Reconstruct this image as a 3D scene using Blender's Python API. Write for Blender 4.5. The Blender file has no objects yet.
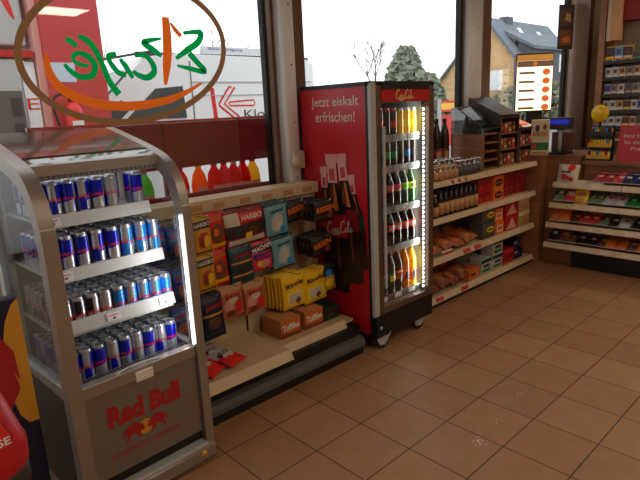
import bpy, bmesh, math, random
from mathutils import Vector, Matrix
random.seed(7)
SC = bpy.context.scene
COL = SC.collection
PI = math.pi
ORD = ['first', 'second', 'third', 'fourth', 'fifth', 'sixth', 'seventh', 'eighth', 'ninth', 'tenth', 'eleventh', 'twelfth',
       'thirteenth', 'fourteenth', 'fifteenth', 'sixteenth']

# ------------------------------------------------------------------ materials
def lin(c):
    c = c / 255.0
    return c / 12.92 if c <= 0.04045 else ((c + 0.055) / 1.055) ** 2.4
def rgb(r, g, b):
    return (lin(r), lin(g), lin(b), 1.0)
MATS = {}
def mat(name, col, rough=0.5, metal=0.0, emit=None, estr=0.0, noise=0.0, nscale=40.0, coat=0.0):
    if name in MATS:
        return MATS[name]
    m = bpy.data.materials.new(name); m.use_nodes = True
    nt = m.node_tree; b = nt.nodes['Principled BSDF']
    c = rgb(*col)
    b.inputs['Base Color'].default_value = c
    b.inputs['Roughness'].default_value = rough
    b.inputs['Metallic'].default_value = metal
    b.inputs['Coat Weight'].default_value = coat
    if emit:
        b.inputs['Emission Color'].default_value = rgb(*emit)
        b.inputs['Emission Strength'].default_value = estr
    if noise > 0:
        tc = nt.nodes.new('ShaderNodeTexCoord'); nz = nt.nodes.new('ShaderNodeTexNoise')
        nz.inputs['Scale'].default_value = nscale; nz.inputs['Detail'].default_value = 4
        rp = nt.nodes.new('ShaderNodeValToRGB')
        rp.color_ramp.elements[0].position = 0.3; rp.color_ramp.elements[1].position = 0.7
        rp.color_ramp.elements[0].color = tuple(x * (1 - noise) for x in c[:3]) + (1,)
        rp.color_ramp.elements[1].color = tuple(min(1, x * (1 + noise)) for x in c[:3]) + (1,)
        nt.links.new(tc.outputs['Object'], nz.inputs['Vector']); nt.links.new(nz.outputs['Fac'], rp.inputs['Fac'])
        nt.links.new(rp.outputs['Color'], b.inputs['Base Color'])
    MATS[name] = m
    return m
def glass_mat(name, tint, refl=0.06, rough=0.0):
    m = bpy.data.materials.new(name); m.use_nodes = True
    nt = m.node_tree; nt.nodes.clear()
    out = nt.nodes.new('ShaderNodeOutputMaterial'); mix = nt.nodes.new('ShaderNodeMixShader')
    tr = nt.nodes.new('ShaderNodeBsdfTransparent'); gl = nt.nodes.new('ShaderNodeBsdfGlossy')
    lw = nt.nodes.new('ShaderNodeLayerWeight'); lw.inputs['Blend'].default_value = .5
    pw = nt.nodes.new('ShaderNodeMath'); pw.operation = 'POWER'; pw.inputs[1].default_value = 5.0
    ml = nt.nodes.new('ShaderNodeMath'); ml.operation = 'MULTIPLY_ADD'; ml.inputs[1].default_value = 1 - refl; ml.inputs[2].default_value = refl
    ml.use_clamp = True
    tr.inputs['Color'].default_value = tint; gl.inputs['Roughness'].default_value = rough
    nt.links.new(lw.outputs['Facing'], pw.inputs[0]); nt.links.new(pw.outputs[0], ml.inputs[0]); nt.links.new(ml.outputs[0], mix.inputs[0])
    nt.links.new(tr.outputs[0], mix.inputs[1]); nt.links.new(gl.outputs[0], mix.inputs[2])
    nt.links.new(mix.outputs[0], out.inputs['Surface'])
    MATS[name] = m
    return m
def film_mat(name, col, k=.55):
    m = bpy.data.materials.new(name); m.use_nodes = True
    nt = m.node_tree; nt.nodes.clear(); out = nt.nodes.new('ShaderNodeOutputMaterial'); mix = nt.nodes.new('ShaderNodeMixShader')
    d = nt.nodes.new('ShaderNodeBsdfDiffuse'); t = nt.nodes.new('ShaderNodeBsdfTranslucent')
    d.inputs[0].default_value = rgb(*col); t.inputs[0].default_value = rgb(*col); mix.inputs[0].default_value = k
    nt.links.new(d.outputs[0], mix.inputs[1]); nt.links.new(t.outputs[0], mix.inputs[2]); nt.links.new(mix.outputs[0], out.inputs[0])
    MATS[name] = m
def wood_mat(name, c1, c2, scale=(2, 2, 25), rough=0.45):
    m = bpy.data.materials.new(name); m.use_nodes = True
    nt = m.node_tree; b = nt.nodes['Principled BSDF']; b.inputs['Roughness'].default_value = rough
    tc = nt.nodes.new('ShaderNodeTexCoord'); mp = nt.nodes.new('ShaderNodeMapping'); mp.inputs['Scale'].default_value = scale
    nz = nt.nodes.new('ShaderNodeTexNoise'); nz.inputs['Scale'].default_value = 2.0; nz.inputs['Detail'].default_value = 6
    nz.inputs['Distortion'].default_value = 0.6
    rp = nt.nodes.new('ShaderNodeValToRGB'); rp.color_ramp.elements[0].color = rgb(*c1); rp.color_ramp.elements[1].color = rgb(*c2)
    rp.color_ramp.elements[0].position = 0.35; rp.color_ramp.elements[1].position = 0.68
    nt.links.new(tc.outputs['Object'], mp.inputs['Vector']); nt.links.new(mp.outputs[0], nz.inputs['Vector'])
    nt.links.new(nz.outputs['Fac'], rp.inputs['Fac']); nt.links.new(rp.outputs['Color'], b.inputs['Base Color'])
    MATS[name] = m
    return m
def tile_mat():
    m = bpy.data.materials.new('floor_tiles'); m.use_nodes = True
    nt = m.node_tree; b = nt.nodes['Principled BSDF']; L = nt.links.new
    N = nt.nodes.new
    def math_(op, a, bb=None, clamp=False):
        n = N('ShaderNodeMath'); n.operation = op; n.use_clamp = clamp
        for i, v in enumerate((a, bb)):
            if v is None: continue
            if isinstance(v, (int, float)): n.inputs[i].default_value = v
            else: L(v, n.inputs[i])
        return n.outputs[0]
    tc = N('ShaderNodeTexCoord'); sp = N('ShaderNodeSeparateXYZ'); L(tc.outputs['Object'], sp.inputs[0])
    dist = []; cells = []
    for ax in (0, 1):
        s = math_('DIVIDE', sp.outputs[ax], 0.30)
        s = math_('ADD', s, 100.0)
        f = math_('FRACT', s)
        d = math_('MINIMUM', f, math_('SUBTRACT', 1.0, f))
        dist.append(d); cells.append(math_('FLOOR', s))
    dm = math_('MINIMUM', dist[0], dist[1])
    grout = math_('LESS_THAN', dm, 0.0095)
    cb = N('ShaderNodeCombineXYZ'); L(cells[0], cb.inputs[0]); L(cells[1], cb.inputs[1])
    wn = N('ShaderNodeTexWhiteNoise'); L(cb.outputs[0], wn.inputs['Vector'])
    nz = N('ShaderNodeTexNoise'); nz.inputs['Scale'].default_value = 9; nz.inputs['Detail'].default_value = 8; nz.inputs['Roughness'].default_value = .7
    L(tc.outputs['Object'], nz.inputs['Vector'])
    nf = N('ShaderNodeTexNoise'); nf.inputs['Scale'].default_value = 160; nf.inputs['Detail'].default_value = 3
    L(tc.outputs['Object'], nf.inputs['Vector'])
    v = math_('ADD', math_('MULTIPLY', wn.outputs['Value'], 0.14), math_('MULTIPLY', nz.outputs['Fac'], 0.45))
    v = math_('ADD', v, math_('MULTIPLY', nf.outputs['Fac'], 0.3))
    rp = N('ShaderNodeValToRGB'); rp.color_ramp.elements[0].position = .2; rp.color_ramp.elements[1].position = .72
    rp.color_ramp.elements[0].color = rgb(138, 96, 64); rp.color_ramp.elements[1].color = rgb(178, 131, 92)
    L(v, rp.inputs['Fac'])
    # dried white splashes
    def spot(x, y, r, ns, th):
        vm = N('ShaderNodeVectorMath'); vm.operation = 'DISTANCE'; L(tc.outputs['Object'], vm.inputs[0]); vm.inputs[1].default_value = (x, y, 0)
        fall = math_('SUBTRACT', 1.0, math_('DIVIDE', vm.outputs['Value'], r), True)
        n2 = N('ShaderNodeTexNoise'); n2.inputs['Scale'].default_value = ns; n2.inputs['Detail'].default_value = 3; L(tc.outputs['Object'], n2.inputs['Vector'])
        return math_('GREATER_THAN', math_('ADD', math_('MULTIPLY', fall, 0.28), n2.outputs['Fac']), th)
    sp_ = math_('MAXIMUM', spot(SPOT[0][0], SPOT[0][1], .085, 75, .80), math_('MAXIMUM', spot(SPOT[1][0], SPOT[1][1], .07, 90, .82), spot(SPOT[2][0], SPOT[2][1], .05, 80, .80)))
    mx0 = N('ShaderNodeMixRGB'); L(math_('MULTIPLY', sp_, .75), mx0.inputs[0]); L(rp.outputs['Color'], mx0.inputs[1]); mx0.inputs[2].default_value = rgb(215, 205, 190)
    mx = N('ShaderNodeMixRGB'); L(grout, mx.inputs[0]); L(mx0.outputs[0], mx.inputs[1]); mx.inputs[2].default_value = rgb(56, 36, 24)
    L(mx.outputs[0], b.inputs['Base Color'])
    b.inputs['Roughness'].default_value = 0.48
    bp = N('ShaderNodeBump'); bp.inputs['Strength'].default_value = .25; bp.inputs['Distance'].default_value = .003
    L(math_('MULTIPLY', math_('SUBTRACT', 1.0, grout), 1.0), bp.inputs['Height']); L(bp.outputs[0], b.inputs['Normal'])
    MATS['floor_tiles'] = m
SPOT = [(0.56, -0.80), (0.77, -0.78), (1.07, -0.745)]
tile_mat()
for a in [
    ('white', (225, 222, 214), .5), ('cream', (214, 196, 162), .6), ('offwhite', (200, 188, 168), .55), ('black', (14, 13, 13), .45), ('dark', (32, 28, 26), .5),
    ('charcoal', (50, 46, 44), .5), ('grey', (120, 118, 116), .5), ('lightgrey', (178, 178, 176), .45), ('midgrey', (88, 84, 80), .5),
    ('red', (178, 20, 26), .4), ('deepred', (130, 14, 20), .45), ('cokered', (186, 18, 28), .38), ('brightred', (214, 26, 24), .4), ('binred', (196, 24, 30), .42),
    ('orange', (226, 108, 24), .45), ('toffee', (196, 104, 44), .4), ('yellow', (238, 190, 24), .45), ('gold', (204, 150, 40), .38), ('palegold', (232, 196, 130), .4), ('lemon', (240, 214, 40), .4),
    ('green', (30, 120, 50), .45), ('lime', (120, 210, 50), .4), ('darkgreen', (16, 52, 34), .45), ('teal', (18, 62, 74), .35), ('paleteal', (104, 158, 172), .35),
    ('skyblue', (40, 140, 205), .35), ('blue', (24, 50, 140), .4), ('navy', (18, 24, 52), .4), ('canblue', (12, 28, 160), .25), ('purple', (96, 60, 150), .4),
    ('pink', (206, 44, 84), .38), ('palepink', (214, 150, 140), .45), ('brown', (92, 54, 34), .5), ('darkbrown', (48, 28, 20), .45), ('tan', (188, 140, 92), .5),
    ('coffee', (36, 18, 12), .3), ('chestnut', (120, 58, 30), .45), ('cardboard', (170, 124, 80), .6), 
    ('framebrown', (112, 78, 56), .5), ('pinkred', (190, 60, 60), .5), ('slate', (88, 92, 100), .8), ('trim_white', (236, 238, 238), .4), ('tagwhite', (205, 200, 206), .5),
    ('rubber', (30, 30, 30), .7), ('cola', (30, 10, 6), .15), ('fanta', (236, 130, 16), .2), ('lemonade', (236, 200, 20), .2), ('spritegreen', (30, 92, 44), .2),
    ('bullred', (172, 28, 34), .45), ('bullyellow', (214, 150, 40), .45), ('ceilingwhite', (205, 198, 186), .8), ('wallcream', (206, 188, 156), .8)]:
    mat(*a)
mat('steel', (170, 168, 164), .3, .9); mat('brushed', (150, 144, 138), .38, .75); mat('cansilver', (178, 182, 190), .28, .75); mat('chrome', (200, 200, 200), .15, 1.0)
mat('coolerbody', (160, 150, 140), .35, .55); mat('coolerfront', (132, 122, 112), .45, .35); mat('coolerdark', (66, 60, 56), .45, .2)
mat('canopy', (112, 96, 86), .12, .25, coat=.6)
mat('cansky', (30, 120, 200), .25, .35); mat('candark', (30, 24, 28), .28, .3); mat('canbluem', (10, 24, 165), .22, .3); mat('canred', (170, 30, 36), .3, .3)
mat('stile', (104, 80, 64), .4, .3)
mat('led', (255, 255, 255), .5, 0, (240, 248, 255), 5.0)
mat('ledstrip', (255, 255, 255), .5, 0, (240, 250, 255), 10.0)
mat('lamp', (255, 255, 255), .5, 0, (255, 238, 214), 3.0)
mat('bluedisplay', (16, 16, 90), .5, 0, (40, 40, 220), .45)
mat('menulit', (255, 250, 235), .5, 0, (255, 240, 205), 1.5)
mat('menudark', (120, 80, 50), .5, 0, (120, 84, 60), .55)
mat('menugold', (190, 130, 50), .5, 0, (220, 150, 60), .5)
mat('redglow', (220, 60, 40), .4, 0, (235, 80, 50), .9)
mat('asphalt', (122, 118, 114), .9, noise=.15, nscale=6); mat('vanwhite', (236, 238, 240), .3); mat('vanglass', (70, 78, 80), .1); mat('vanpale', (210, 212, 214), .35)
mat('brick', (204, 166, 122), .85, noise=.2, nscale=1.2); mat('roofslate', (104, 114, 124), .75, noise=.15, nscale=2.0)
mat('hazyleaf', (136, 144, 124), .8, noise=.3, nscale=1.0); mat('hazyhedge', (136, 134, 110), .85, noise=.3, nscale=1.0); mat('twig', (120, 106, 94), .85); mat('drygrass', (140, 132, 104), .9, noise=.25, nscale=.7)  # tree and hedge greens are paled: outdoor haze and glare put into the colour
mat('adred', (214, 48, 34), .5); mat('adyellow', (246, 190, 60), .5); mat('notice', (196, 206, 222), .5)
mat('redpanel', (128, 12, 18), .35, noise=.06, nscale=5)
mat('deck', (206, 178, 140), .5, noise=.04, nscale=14); mat('pegboard', (196, 172, 138), .6, noise=.04, nscale=10)
mat('strip', (206, 182, 150), .45)
mat('pastry', (160, 88, 40), .55, noise=.45, nscale=30); mat('sausage', (122, 56, 32), .5, noise=.4, nscale=24)
mat('nuts', (96, 62, 38), .5, noise=.5, nscale=60)
mat('nutsdark', (46, 34, 32), .45, noise=.8, nscale=60)
mat('mixbeige', (178, 100, 74), .4, noise=.5, nscale=34)
mat('mixgreen', (108, 132, 90), .4, noise=.5, nscale=50); mat('mixred', (176, 56, 50), .4, noise=.5, nscale=50)
mat('greenmark', (0, 150, 74), .5)
film_mat('decalgreen', (0, 176, 84), .6); film_mat('decalorange', (246, 116, 36), .6); film_mat('decalbrown', (158, 116, 76), .3)
for n_, c_ in (('liqred', (226, 40, 40)), ('liqorange', (250, 130, 30)), ('liqpink', (232, 60, 90)), ('liqgreen', (110, 220, 50)), ('liqpurple', (130, 90, 190)), ('liqyellow', (250, 210, 60))): film_mat(n_, c_, .65)
wood_mat('wood', (112, 70, 44), (140, 92, 60)); wood_mat('woodh', (112, 72, 46), (138, 92, 60), (25, 2, 2)); wood_mat('darkwood', (70, 42, 28), (92, 58, 40))
wood_mat('cabwood', (132, 84, 50), (156, 104, 66))
glass_mat('pane', (.97, .98, .98, 1), .05); glass_mat('coolglass', (.93, .95, .95, 1), .07); glass_mat('doorglass', (.96, .97, .97, 1), .04)
glass_mat('jarglass', (.86, .88, .86, 1), .12); glass_mat('smoked', (.45, .42, .4, 1), .12)

# ------------------------------------------------------------------ mesh builder
TEXTS = {}
def text_geo(s, bold=0.0, shear=0.0):
    k = (s, bold, shear)
    if k not in TEXTS:
        cu = bpy.data.curves.new('lettering', 'FONT'); cu.body = s; cu.offset = bold; cu.shear = shear; cu.resolution_u = 3
        ob = bpy.data.objects.new('lettering', cu); COL.objects.link(ob)
        bpy.context.view_layer.update()
        me = bpy.data.meshes.new_from_object(ob.evaluated_get(bpy.context.evaluated_depsgraph_get()))
        V = [(v.co.x, v.co.y) for v in me.vertices]; F = [tuple(p.vertices) for p in me.polygons]
        x0 = min(v[0] for v in V); x1 = max(v[0] for v in V); y0 = min(v[1] for v in V); y1 = max(v[1] for v in V)
        V = [((x - (x0 + x1) / 2) / (x1 - x0), (y - (y0 + y1) / 2) / (y1 - y0)) for x, y in V]
        bpy.data.objects.remove(ob); bpy.data.curves.remove(cu); bpy.data.meshes.remove(me)
        TEXTS[k] = (V, F)
    return TEXTS[k]

def catmull(P, n=5):
    out = []
    for i in range(len(P) - 1):
        p0 = P[max(i - 1, 0)]; p1 = P[i]; p2 = P[i + 1]; p3 = P[min(i + 2, len(P) - 1)]
        for k in range(n):
            t = k / n
            out.append(tuple(.5 * (2 * b + (c - a) * t + (2 * a - 5 * b + 4 * c - d) * t * t + (3 * b - a - 3 * c + d) * t ** 3)
                             for a, b, c, d in zip(p0, p1, p2, p3)))
    out.append(tuple(P[-1]))
    return out

class M:
    def __init__(s):
        s.v = []; s.f = []; s.m = []; s.s = []; s.names = []
    def mi(s, m):
        if m not in s.names: s.names.append(m)
        return s.names.index(m)
    def add(s, V, F, m, smooth=False, X=None):
        o = len(s.v)
        s.v += [tuple(X @ Vector(p)) if X is not None else tuple(p) for p in V]
        for i, f in enumerate(F):
            s.f.append(tuple(o + j for j in f)); s.m.append(s.mi(m[i] if isinstance(m, list) else m)); s.s.append(smooth)
        return s
    def box(s, x0, x1, y0, y1, z0, z1, m, X=None, c=0.0):
        if c <= 0:
            V = [(x, y, z) for z in (z0, z1) for y in (y0, y1) for x in (x0, x1)]
            F = [(0, 2, 3, 1), (4, 5, 7, 6), (0, 1, 5, 4), (2, 6, 7, 3), (0, 4, 6, 2), (1, 3, 7, 5)]
            return s.add(V, F, m, X=X)
        bm = bmesh.new()
        vs = [bm.verts.new((x, y, z)) for z in (z0, z1) for y in (y0, y1) for x in (x0, x1)]
        for f in [(0, 2, 3, 1), (4, 5, 7, 6), (0, 1, 5, 4), (2, 6, 7, 3), (0, 4, 6, 2), (1, 3, 7, 5)]: bm.faces.new([vs[i] for i in f])
        bmesh.ops.bevel(bm, geom=bm.edges[:], offset=c, segments=2, affect='EDGES', profile=.5)
        bm.verts.index_update()
        V = [tuple(v.co) for v in bm.verts]; F = [tuple(v.index for v in f.verts) for f in bm.faces]; bm.free()
        return s.add(V, F, m, X=X)
    def prism(s, P, a0, a1, m, axis='x', X=None):
        """extrude a polygon; axis x: P=(y,z); y: P=(x,z); z: P=(x,y)"""
        n = len(P)
        def mk(p, a): return {'x': (a, p[0], p[1]), 'y': (p[0], a, p[1]), 'z': (p[0], p[1], a)}[axis]
        V = [mk(p, a0) for p in P] + [mk(p, a1) for p in P]
        F = [tuple(range(n - 1, -1, -1)), tuple(range(n, 2 * n))] + [(i, (i + 1) % n, n + (i + 1) % n, n + i) for i in range(n)]
        return s.add(V, F, m, X=X)
    def strip(s, A, B, a0, a1, m, axis='x', closed=False, X=None):
        """a band between two polylines A and B, extruded a0..a1"""
        n = len(A)
        def mk(p, a): return {'x': (a, p[0], p[1]), 'y': (p[0], a, p[1]), 'z': (p[0], p[1], a)}[axis]
        V = [mk(p, a0) for p in A] + [mk(p, a0) for p in B] + [mk(p, a1) for p in A] + [mk(p, a1) for p in B]
        F = []
        r = n if closed else n - 1
        for i in range(r):
            j = (i + 1) % n
            F += [(i, j, n + j, n + i), (2 * n + i, 3 * n + i, 3 * n + j, 2 * n + j), (i, 2 * n + i, 2 * n + j, j), (n + i, n + j, 3 * n + j, 3 * n + i)]
        if not closed:
            F += [(0, n, 3 * n, 2 * n), (n - 1, 3 * n - 1, 4 * n - 1, 2 * n - 1)]
        return s.add(V, F, m, X=X)
    def lathe(s, prof, m, seg=16, c=(0, 0, 0), X=None, mats=None, smooth=True, sq=None):
        V = []; F = []; ml = []
        for r, z in prof:
            for k in range(seg):
                a = 2 * PI * k / seg; ca, sa = math.cos(a), math.sin(a)
                if sq:
                    e = sq; ca = math.copysign(abs(ca) ** e, ca); sa = math.copysign(abs(sa) ** e, sa)
                V.append((c[0] + r * ca, c[1] + r * sa, c[2] + z))
        n = len(prof)
        for i in range(n - 1):
            for k in range(seg):
                j = (k + 1) % seg
                F.append((i * seg + k, i * seg + j, (i + 1) * seg + j, (i + 1) * seg + k)); ml.append(mats[i] if mats else m)
        F.append(tuple(range(seg - 1, -1, -1))); ml.append(mats[0] if mats else m)
        F.append(tuple((n - 1) * seg + k for k in range(seg))); ml.append(mats[-1] if mats else m)
        return s.add(V, F, ml, smooth, X)
    def tube(s, P, r, m, seg=8, X=None, closed=False):
        P = [Vector(p) for p in P]; V = []; F = []
        n = len(P)
        for i, p in enumerate(P):
            d = (P[min(i + 1, n - 1)] - P[max(i - 1, 0)]).normalized()
            u = d.cross(Vector((0, 0, 1)))
            if u.length < 1e-3: u = d.cross(Vector((1, 0, 0)))
            u.normalize(); w = d.cross(u)
            rr = r[i] if isinstance(r, (list, tuple)) else r
            for k in range(seg):
                a = 2 * PI * k / seg; V.append(tuple(p + u * rr * math.cos(a) + w * rr * math.sin(a)))
        for i in range(n - 1):
            for k in range(seg):
                j = (k + 1) % seg; F.append((i * seg + k, i * seg + j, (i + 1) * seg + j, (i + 1) * seg + k))
        F += [tuple(range(seg - 1, -1, -1)), tuple((n - 1) * seg + k for k in range(seg))]
        return s.add(V, F, m, True, X)
    def ribbon(s, P, w, m, X=None, th=0.0008, sm=5):
        """flat stroke with width list in the x-z plane, facing -y"""
        Q = catmull([tuple(p) for p in P], sm) if sm else [tuple(p) for p in P]
        n = len(Q); A = []; B = []
        for i, p in enumerate(Q):
            a = Q[max(i - 1, 0)]; b = Q[min(i + 1, n - 1)]
            dx, dz = b[0] - a[0], b[1] - a[1]; l = math.hypot(dx, dz) or 1
            t = i / (n - 1) * (len(w) - 1) if isinstance(w, (list, tuple)) else 0
            if isinstance(w, (list, tuple)):
                k = min(int(t), len(w) - 2); ww = w[k] + (w[k + 1] - w[k]) * (t - k)
            else: ww = w
            A.append((p[0] - dz / l * ww / 2, p[1] + dx / l * ww / 2)); B.append((p[0] + dz / l * ww / 2, p[1] - dx / l * ww / 2))
        n = len(A)
        return s.add([(p[0], -th, p[1]) for p in A] + [(p[0], -th, p[1]) for p in B], [(i, i + 1, n + i + 1, n + i) for i in range(n - 1)], m, X=X)
    def flat(s, P, m, X=None, th=0.0008):
        return s.add([(p[0], -th, p[1]) for p in P], [tuple(range(len(P)))], m, X=X)
    def text(s, t, w, h, m, X=None, bold=0.0, shear=0.0):
        """text standing in the x-z plane facing -y, centred on the origin of X"""
        V, F = text_geo(t, bold, shear)
        return s.add([(x * w, 0, y * h) for x, y in V], F, m, X=X)
    def mesh(s, name):
        me = bpy.data.meshes.new(name); me.from_pydata(s.v, [], s.f); me.update()
        for n in s.names: me.materials.append(MATS[n])
        me.polygons.foreach_set('material_index', s.m); me.polygons.foreach_set('use_smooth', s.s)
        bm = bmesh.new(); bm.from_mesh(me); bmesh.ops.recalc_face_normals(bm, faces=bm.faces[:]); bm.to_mesh(me); bm.free()
        return me

def T(x=0, y=0, z=0, rz=0, rx=0, ry=0, s=1):
    return Matrix.Translation((x, y, z)) @ Matrix.Rotation(rz, 4, 'Z') @ Matrix.Rotation(ry, 4, 'Y') @ Matrix.Rotation(rx, 4, 'X') @ Matrix.Scale(s, 4)

# ------------------------------------------------------------------ objects
def thing(name, label, cat, loc=(0, 0, 0), rot=0, mesh=None, group=None, kind=None):
    if isinstance(mesh, M): mesh = mesh.mesh(name)
    o = bpy.data.objects.new(name, mesh); COL.objects.link(o)
    o.location = loc; o.rotation_euler = rot if isinstance(rot, (tuple, list)) else (0, 0, rot)
    o['label'] = label; o['category'] = cat
    if group: o['group'] = group
    if kind: o['kind'] = kind
    return o
def part(name, mb, parent, label=None, loc=None, rot=None):
    me = mb.mesh(name) if isinstance(mb, M) else mb
    o = bpy.data.objects.new(name, me); COL.objects.link(o); o.parent = parent
    if loc: o.location = loc
    if rot: o.rotation_euler = rot
    if label: o['label'] = label
    return o
def struct(name, mb, parent=None):
    o = bpy.data.objects.new(name, mb.mesh(name) if mb else None); COL.objects.link(o)
    o['kind'] = 'structure'
    if parent: o.parent = parent
    return o
def dup(root, loc, rot, label, group=None):
    r = root.copy(); COL.objects.link(r); r.location = loc
    r.rotation_euler = rot if isinstance(rot, (tuple, list)) else (0, 0, rot)
    r['label'] = label
    if group: r['group'] = group
    for ch in list(root.children):
        c = ch.copy(); COL.objects.link(c); c.parent = r
        for g in list(ch.children):
            d = g.copy(); COL.objects.link(d); d.parent = c
    return r
class Kind:
    """first placement makes the thing, every later one is a copy with its parts"""
    def __init__(s, name, cat, make): s.name, s.cat, s.make, s.o = name, cat, make, None
    def put(s, loc, rot, label, group=None):
        if s.o is None:
            s.o = s.make(s, loc, rot, label, group)
            return s.o
        return dup(s.o, loc, rot, label, group)

# Coca-Cola style script in unit strokes (x 0..~5.2, z 0..2)
def script_logo(m, X, col, w=.17, second=True):
    S = [[(1.15, 1.55), (1.1, 1.9), (.75, 1.95), (.3, 1.45), (.02, .75), (.2, .12), (.7, .05), (1.15, .35)],
         [(1.5, .75), (1.28, .6), (1.2, .25), (1.45, .03), (1.7, .3), (1.68, .65), (1.5, .75)],
         [(2.25, .65), (2.02, .74), (1.88, .35), (2.05, .05), (2.35, .25)],
         [(2.75, .65), (2.5, .72), (2.38, .3), (2.55, .04), (2.75, .3), (2.85, .75), (2.8, .2), (3.0, .1)],
         [(3.05, .5), (3.3, .55)],
         [(4.45, 1.5), (4.4, 1.9), (4.05, 1.95), (3.6, 1.45), (3.32, .75), (3.5, .12), (3.95, .05), (4.35, .35)],
         [(4.75, .75), (4.53, .6), (4.45, .25), (4.7, .03), (4.95, .3), (4.93, .65), (4.75, .75)],
         [(5.1, .6), (5.45, 1.3), (5.55, 1.85), (5.35, 1.8), (5.2, 1.0), (5.2, .2), (5.4, .08), (5.6, .35)],
         [(6.0, .65), (5.75, .72), (5.62, .3), (5.8, .04), (6.0, .3), (6.1, .75), (6.05, .2), (6.3, .15)],
         [(.6, .05), (1.6, -.28), (2.6, -.2), (3.4, .12)]]
    for q in S:
        m.ribbon([(x - 3.15, z - .85) for x, z in q], [w * .7, w * 1.2, w * .7], col, X, th=.01, sm=4)
BULL = [(0, .12), (.1, .3), (.05, .42), (.16, .36), (.3, .5), (.55, .62), (.8, .58), (1.05, .42), (1.2, .2), (1.3, -.05), (1.22, .02), (1.05, .2), (.98, 0), (1.1, -.3),
        (.98, -.32), (.85, -.05), (.6, .05), (.45, -.12), (.3, -.3), (.18, -.3), (.28, -.08), (.22, .06), (.12, .02)]
def bulls(m, X, s=1.0, red='bullred', sun='bullyellow'):
    m.flat([(s * .42 * math.cos(a * PI / 12), s * (.15 + .42 * math.sin(a * PI / 12))) for a in range(24)], sun, X, th=.0006)
    for sg in (-1, 1):
        m.flat([(sg * s * (.06 + x), s * z) for x, z in BULL], red, X, th=.0014)

# ================================================================== the room
struct('floor', M().box(-3.2, 6.2, -6.2, .8, -.05, 0, 'floor_tiles'))
struct('ceiling', M().box(-3.2, 6.2, -6.2, .95, 3.0, 3.1, 'ceilingwhite'))
m = M(); m.box(-3.2, -3.05, -6.2, -1.6, 0, 3.0, 'wallcream'); m.box(-3.2, -3.05, .66, .95, 0, 3.0, 'wallcream'); m.box(-3.2, -3.05, -1.6, .66, 0, .5, 'wallcream'); m.box(-3.2, -3.05, -1.6, .66, 2.6, 3.0, 'wallcream')
struct('wall_left', m)
struct('wall_back', M().box(-3.05, 6.05, -6.2, -6.05, 0, 3.0, 'wallcream'))
struct('wall_right', M().box(5.75, 6.2, -6.05, .95, 0, 3.0, 'wallcream'))
m = M(); m.box(-3.05, 5.75, .80, .95, 0, .90, 'wallcream'); m.box(-3.05, 5.75, .80, .95, 2.78, 3.0, 'wallcream')
struct('wall_front', m)
def mullion(n, xs, col):
    """black gasket, silver edge, brown jamb, white steel column, brown jamb"""
    m = M(); a, b, c, d, e, f = xs
    m.box(a, b, .785, .825, .90, 2.78, 'black'); m.box(b, c, .775, .825, .90, 2.78, 'brushed')
    m.box(c, d + .01, .79, .83, .90, 2.78, 'framebrown')
    w = (col[1] - col[0]) / 2; cx = sum(col) / 2
    P = [(cx + w * math.copysign(abs(math.cos(t)) ** .4, math.cos(t)), .795 - .075 * abs(math.sin(t)) ** .4) for t in [PI * k / 16 for k in range(17)]]
    m.add([(x, y, z) for z in (.90, 2.78) for x, y in P], [(i, i + 1, 18 + i, 17 + i) for i in range(16)] + [tuple(range(17)), tuple(range(17, 34))], 'trim_white', True)
    m.box(e - .01, f, .79, .83, .90, 2.78, 'framebrown')
    for z in (1.1, 1.45, 1.8, 2.15):
        m.lathe([(.006, 0), (.005, .003)], 'charcoal', 8, X=T(cx + .01, .7205, z, rx=PI / 2))
    return struct('trim_%d' % n, m)
mullion(1, (.700, .722, .752, .86, .94, 1.03), (.787, .902))
mullion(2, (2.83, 2.875, 2.96, 3.05, 3.24, 3.37), (2.90, 3.12))
mullion(3, (4.98, 5.03, 5.07, 5.22, 5.46, 5.75), (5.06, 5.50))
def window(n, x0, x1):
    r = struct('window_%d' % n, M().box(x0, x1, .80, .806, .94, 2.74, 'pane'))
    fr = M(); fr.box(x0, x1, .78, .84, .90, .94, 'framebrown'); fr.box(x0, x1, .78, .84, 2.74, 2.78, 'framebrown')
    o = part('window_frame', fr, r); o['kind'] = 'structure'
    return r
w1 = window(1, -3.05, .70); window(2, 1.03, 2.83); window(3, 3.37, 4.98)

r = struct('window_4', M().box(-3.13, -3.124, -1.56, .62, .54, 2.56, 'pane'))
fm = M(); fm.box(-3.16, -3.09, -1.6, .66, .5, .54, 'framebrown'); fm.box(-3.16, -3.09, -1.6, .66, 2.56, 2.6, 'framebrown'); fm.box(-3.16, -3.09, -1.6, -1.56, .54, 2.56, 'framebrown'); fm.box(-3.16, -3.09, .62, .66, .54, 2.56, 'framebrown')
o = part('window_frame', fm, r); o['kind'] = 'structure'
# café decal stuck on the first window, seen from behind
m = M()
ell = [(0.417, 1.878), (0.395, 1.801), (0.348, 1.727), (0.277, 1.659), (0.188, 1.601), (0.086, 1.556), (-0.024, 1.525), (-0.135, 1.509), (-0.244, 1.507), (-0.345, 1.519), (-0.436, 1.542), (-0.513, 1.576), (-0.576, 1.619), (-0.624, 1.668), (-0.655, 1.723), (-0.67, 1.78), (-0.668, 1.839), (-0.65, 1.899), (-0.617, 1.957), (-0.569, 2.012), (-0.507, 2.063), (-0.432, 2.109), (-0.346, 2.146), (-0.251, 2.175), (-0.15, 2.193), (-0.045, 2.199), (0.06, 2.191), (0.16, 2.17), (0.249, 2.134), (0.324, 2.085), (0.38, 2.024), (0.411, 1.954), (0.417, 1.878)]
decal = thing('window_decal', 'oval brown ring sticker on the big window with orange swoosh and mirrored green lettering', 'sticker', (0, .7985, 0), 0,
              M().ribbon(ell, .032, 'decalbrown'))
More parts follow.
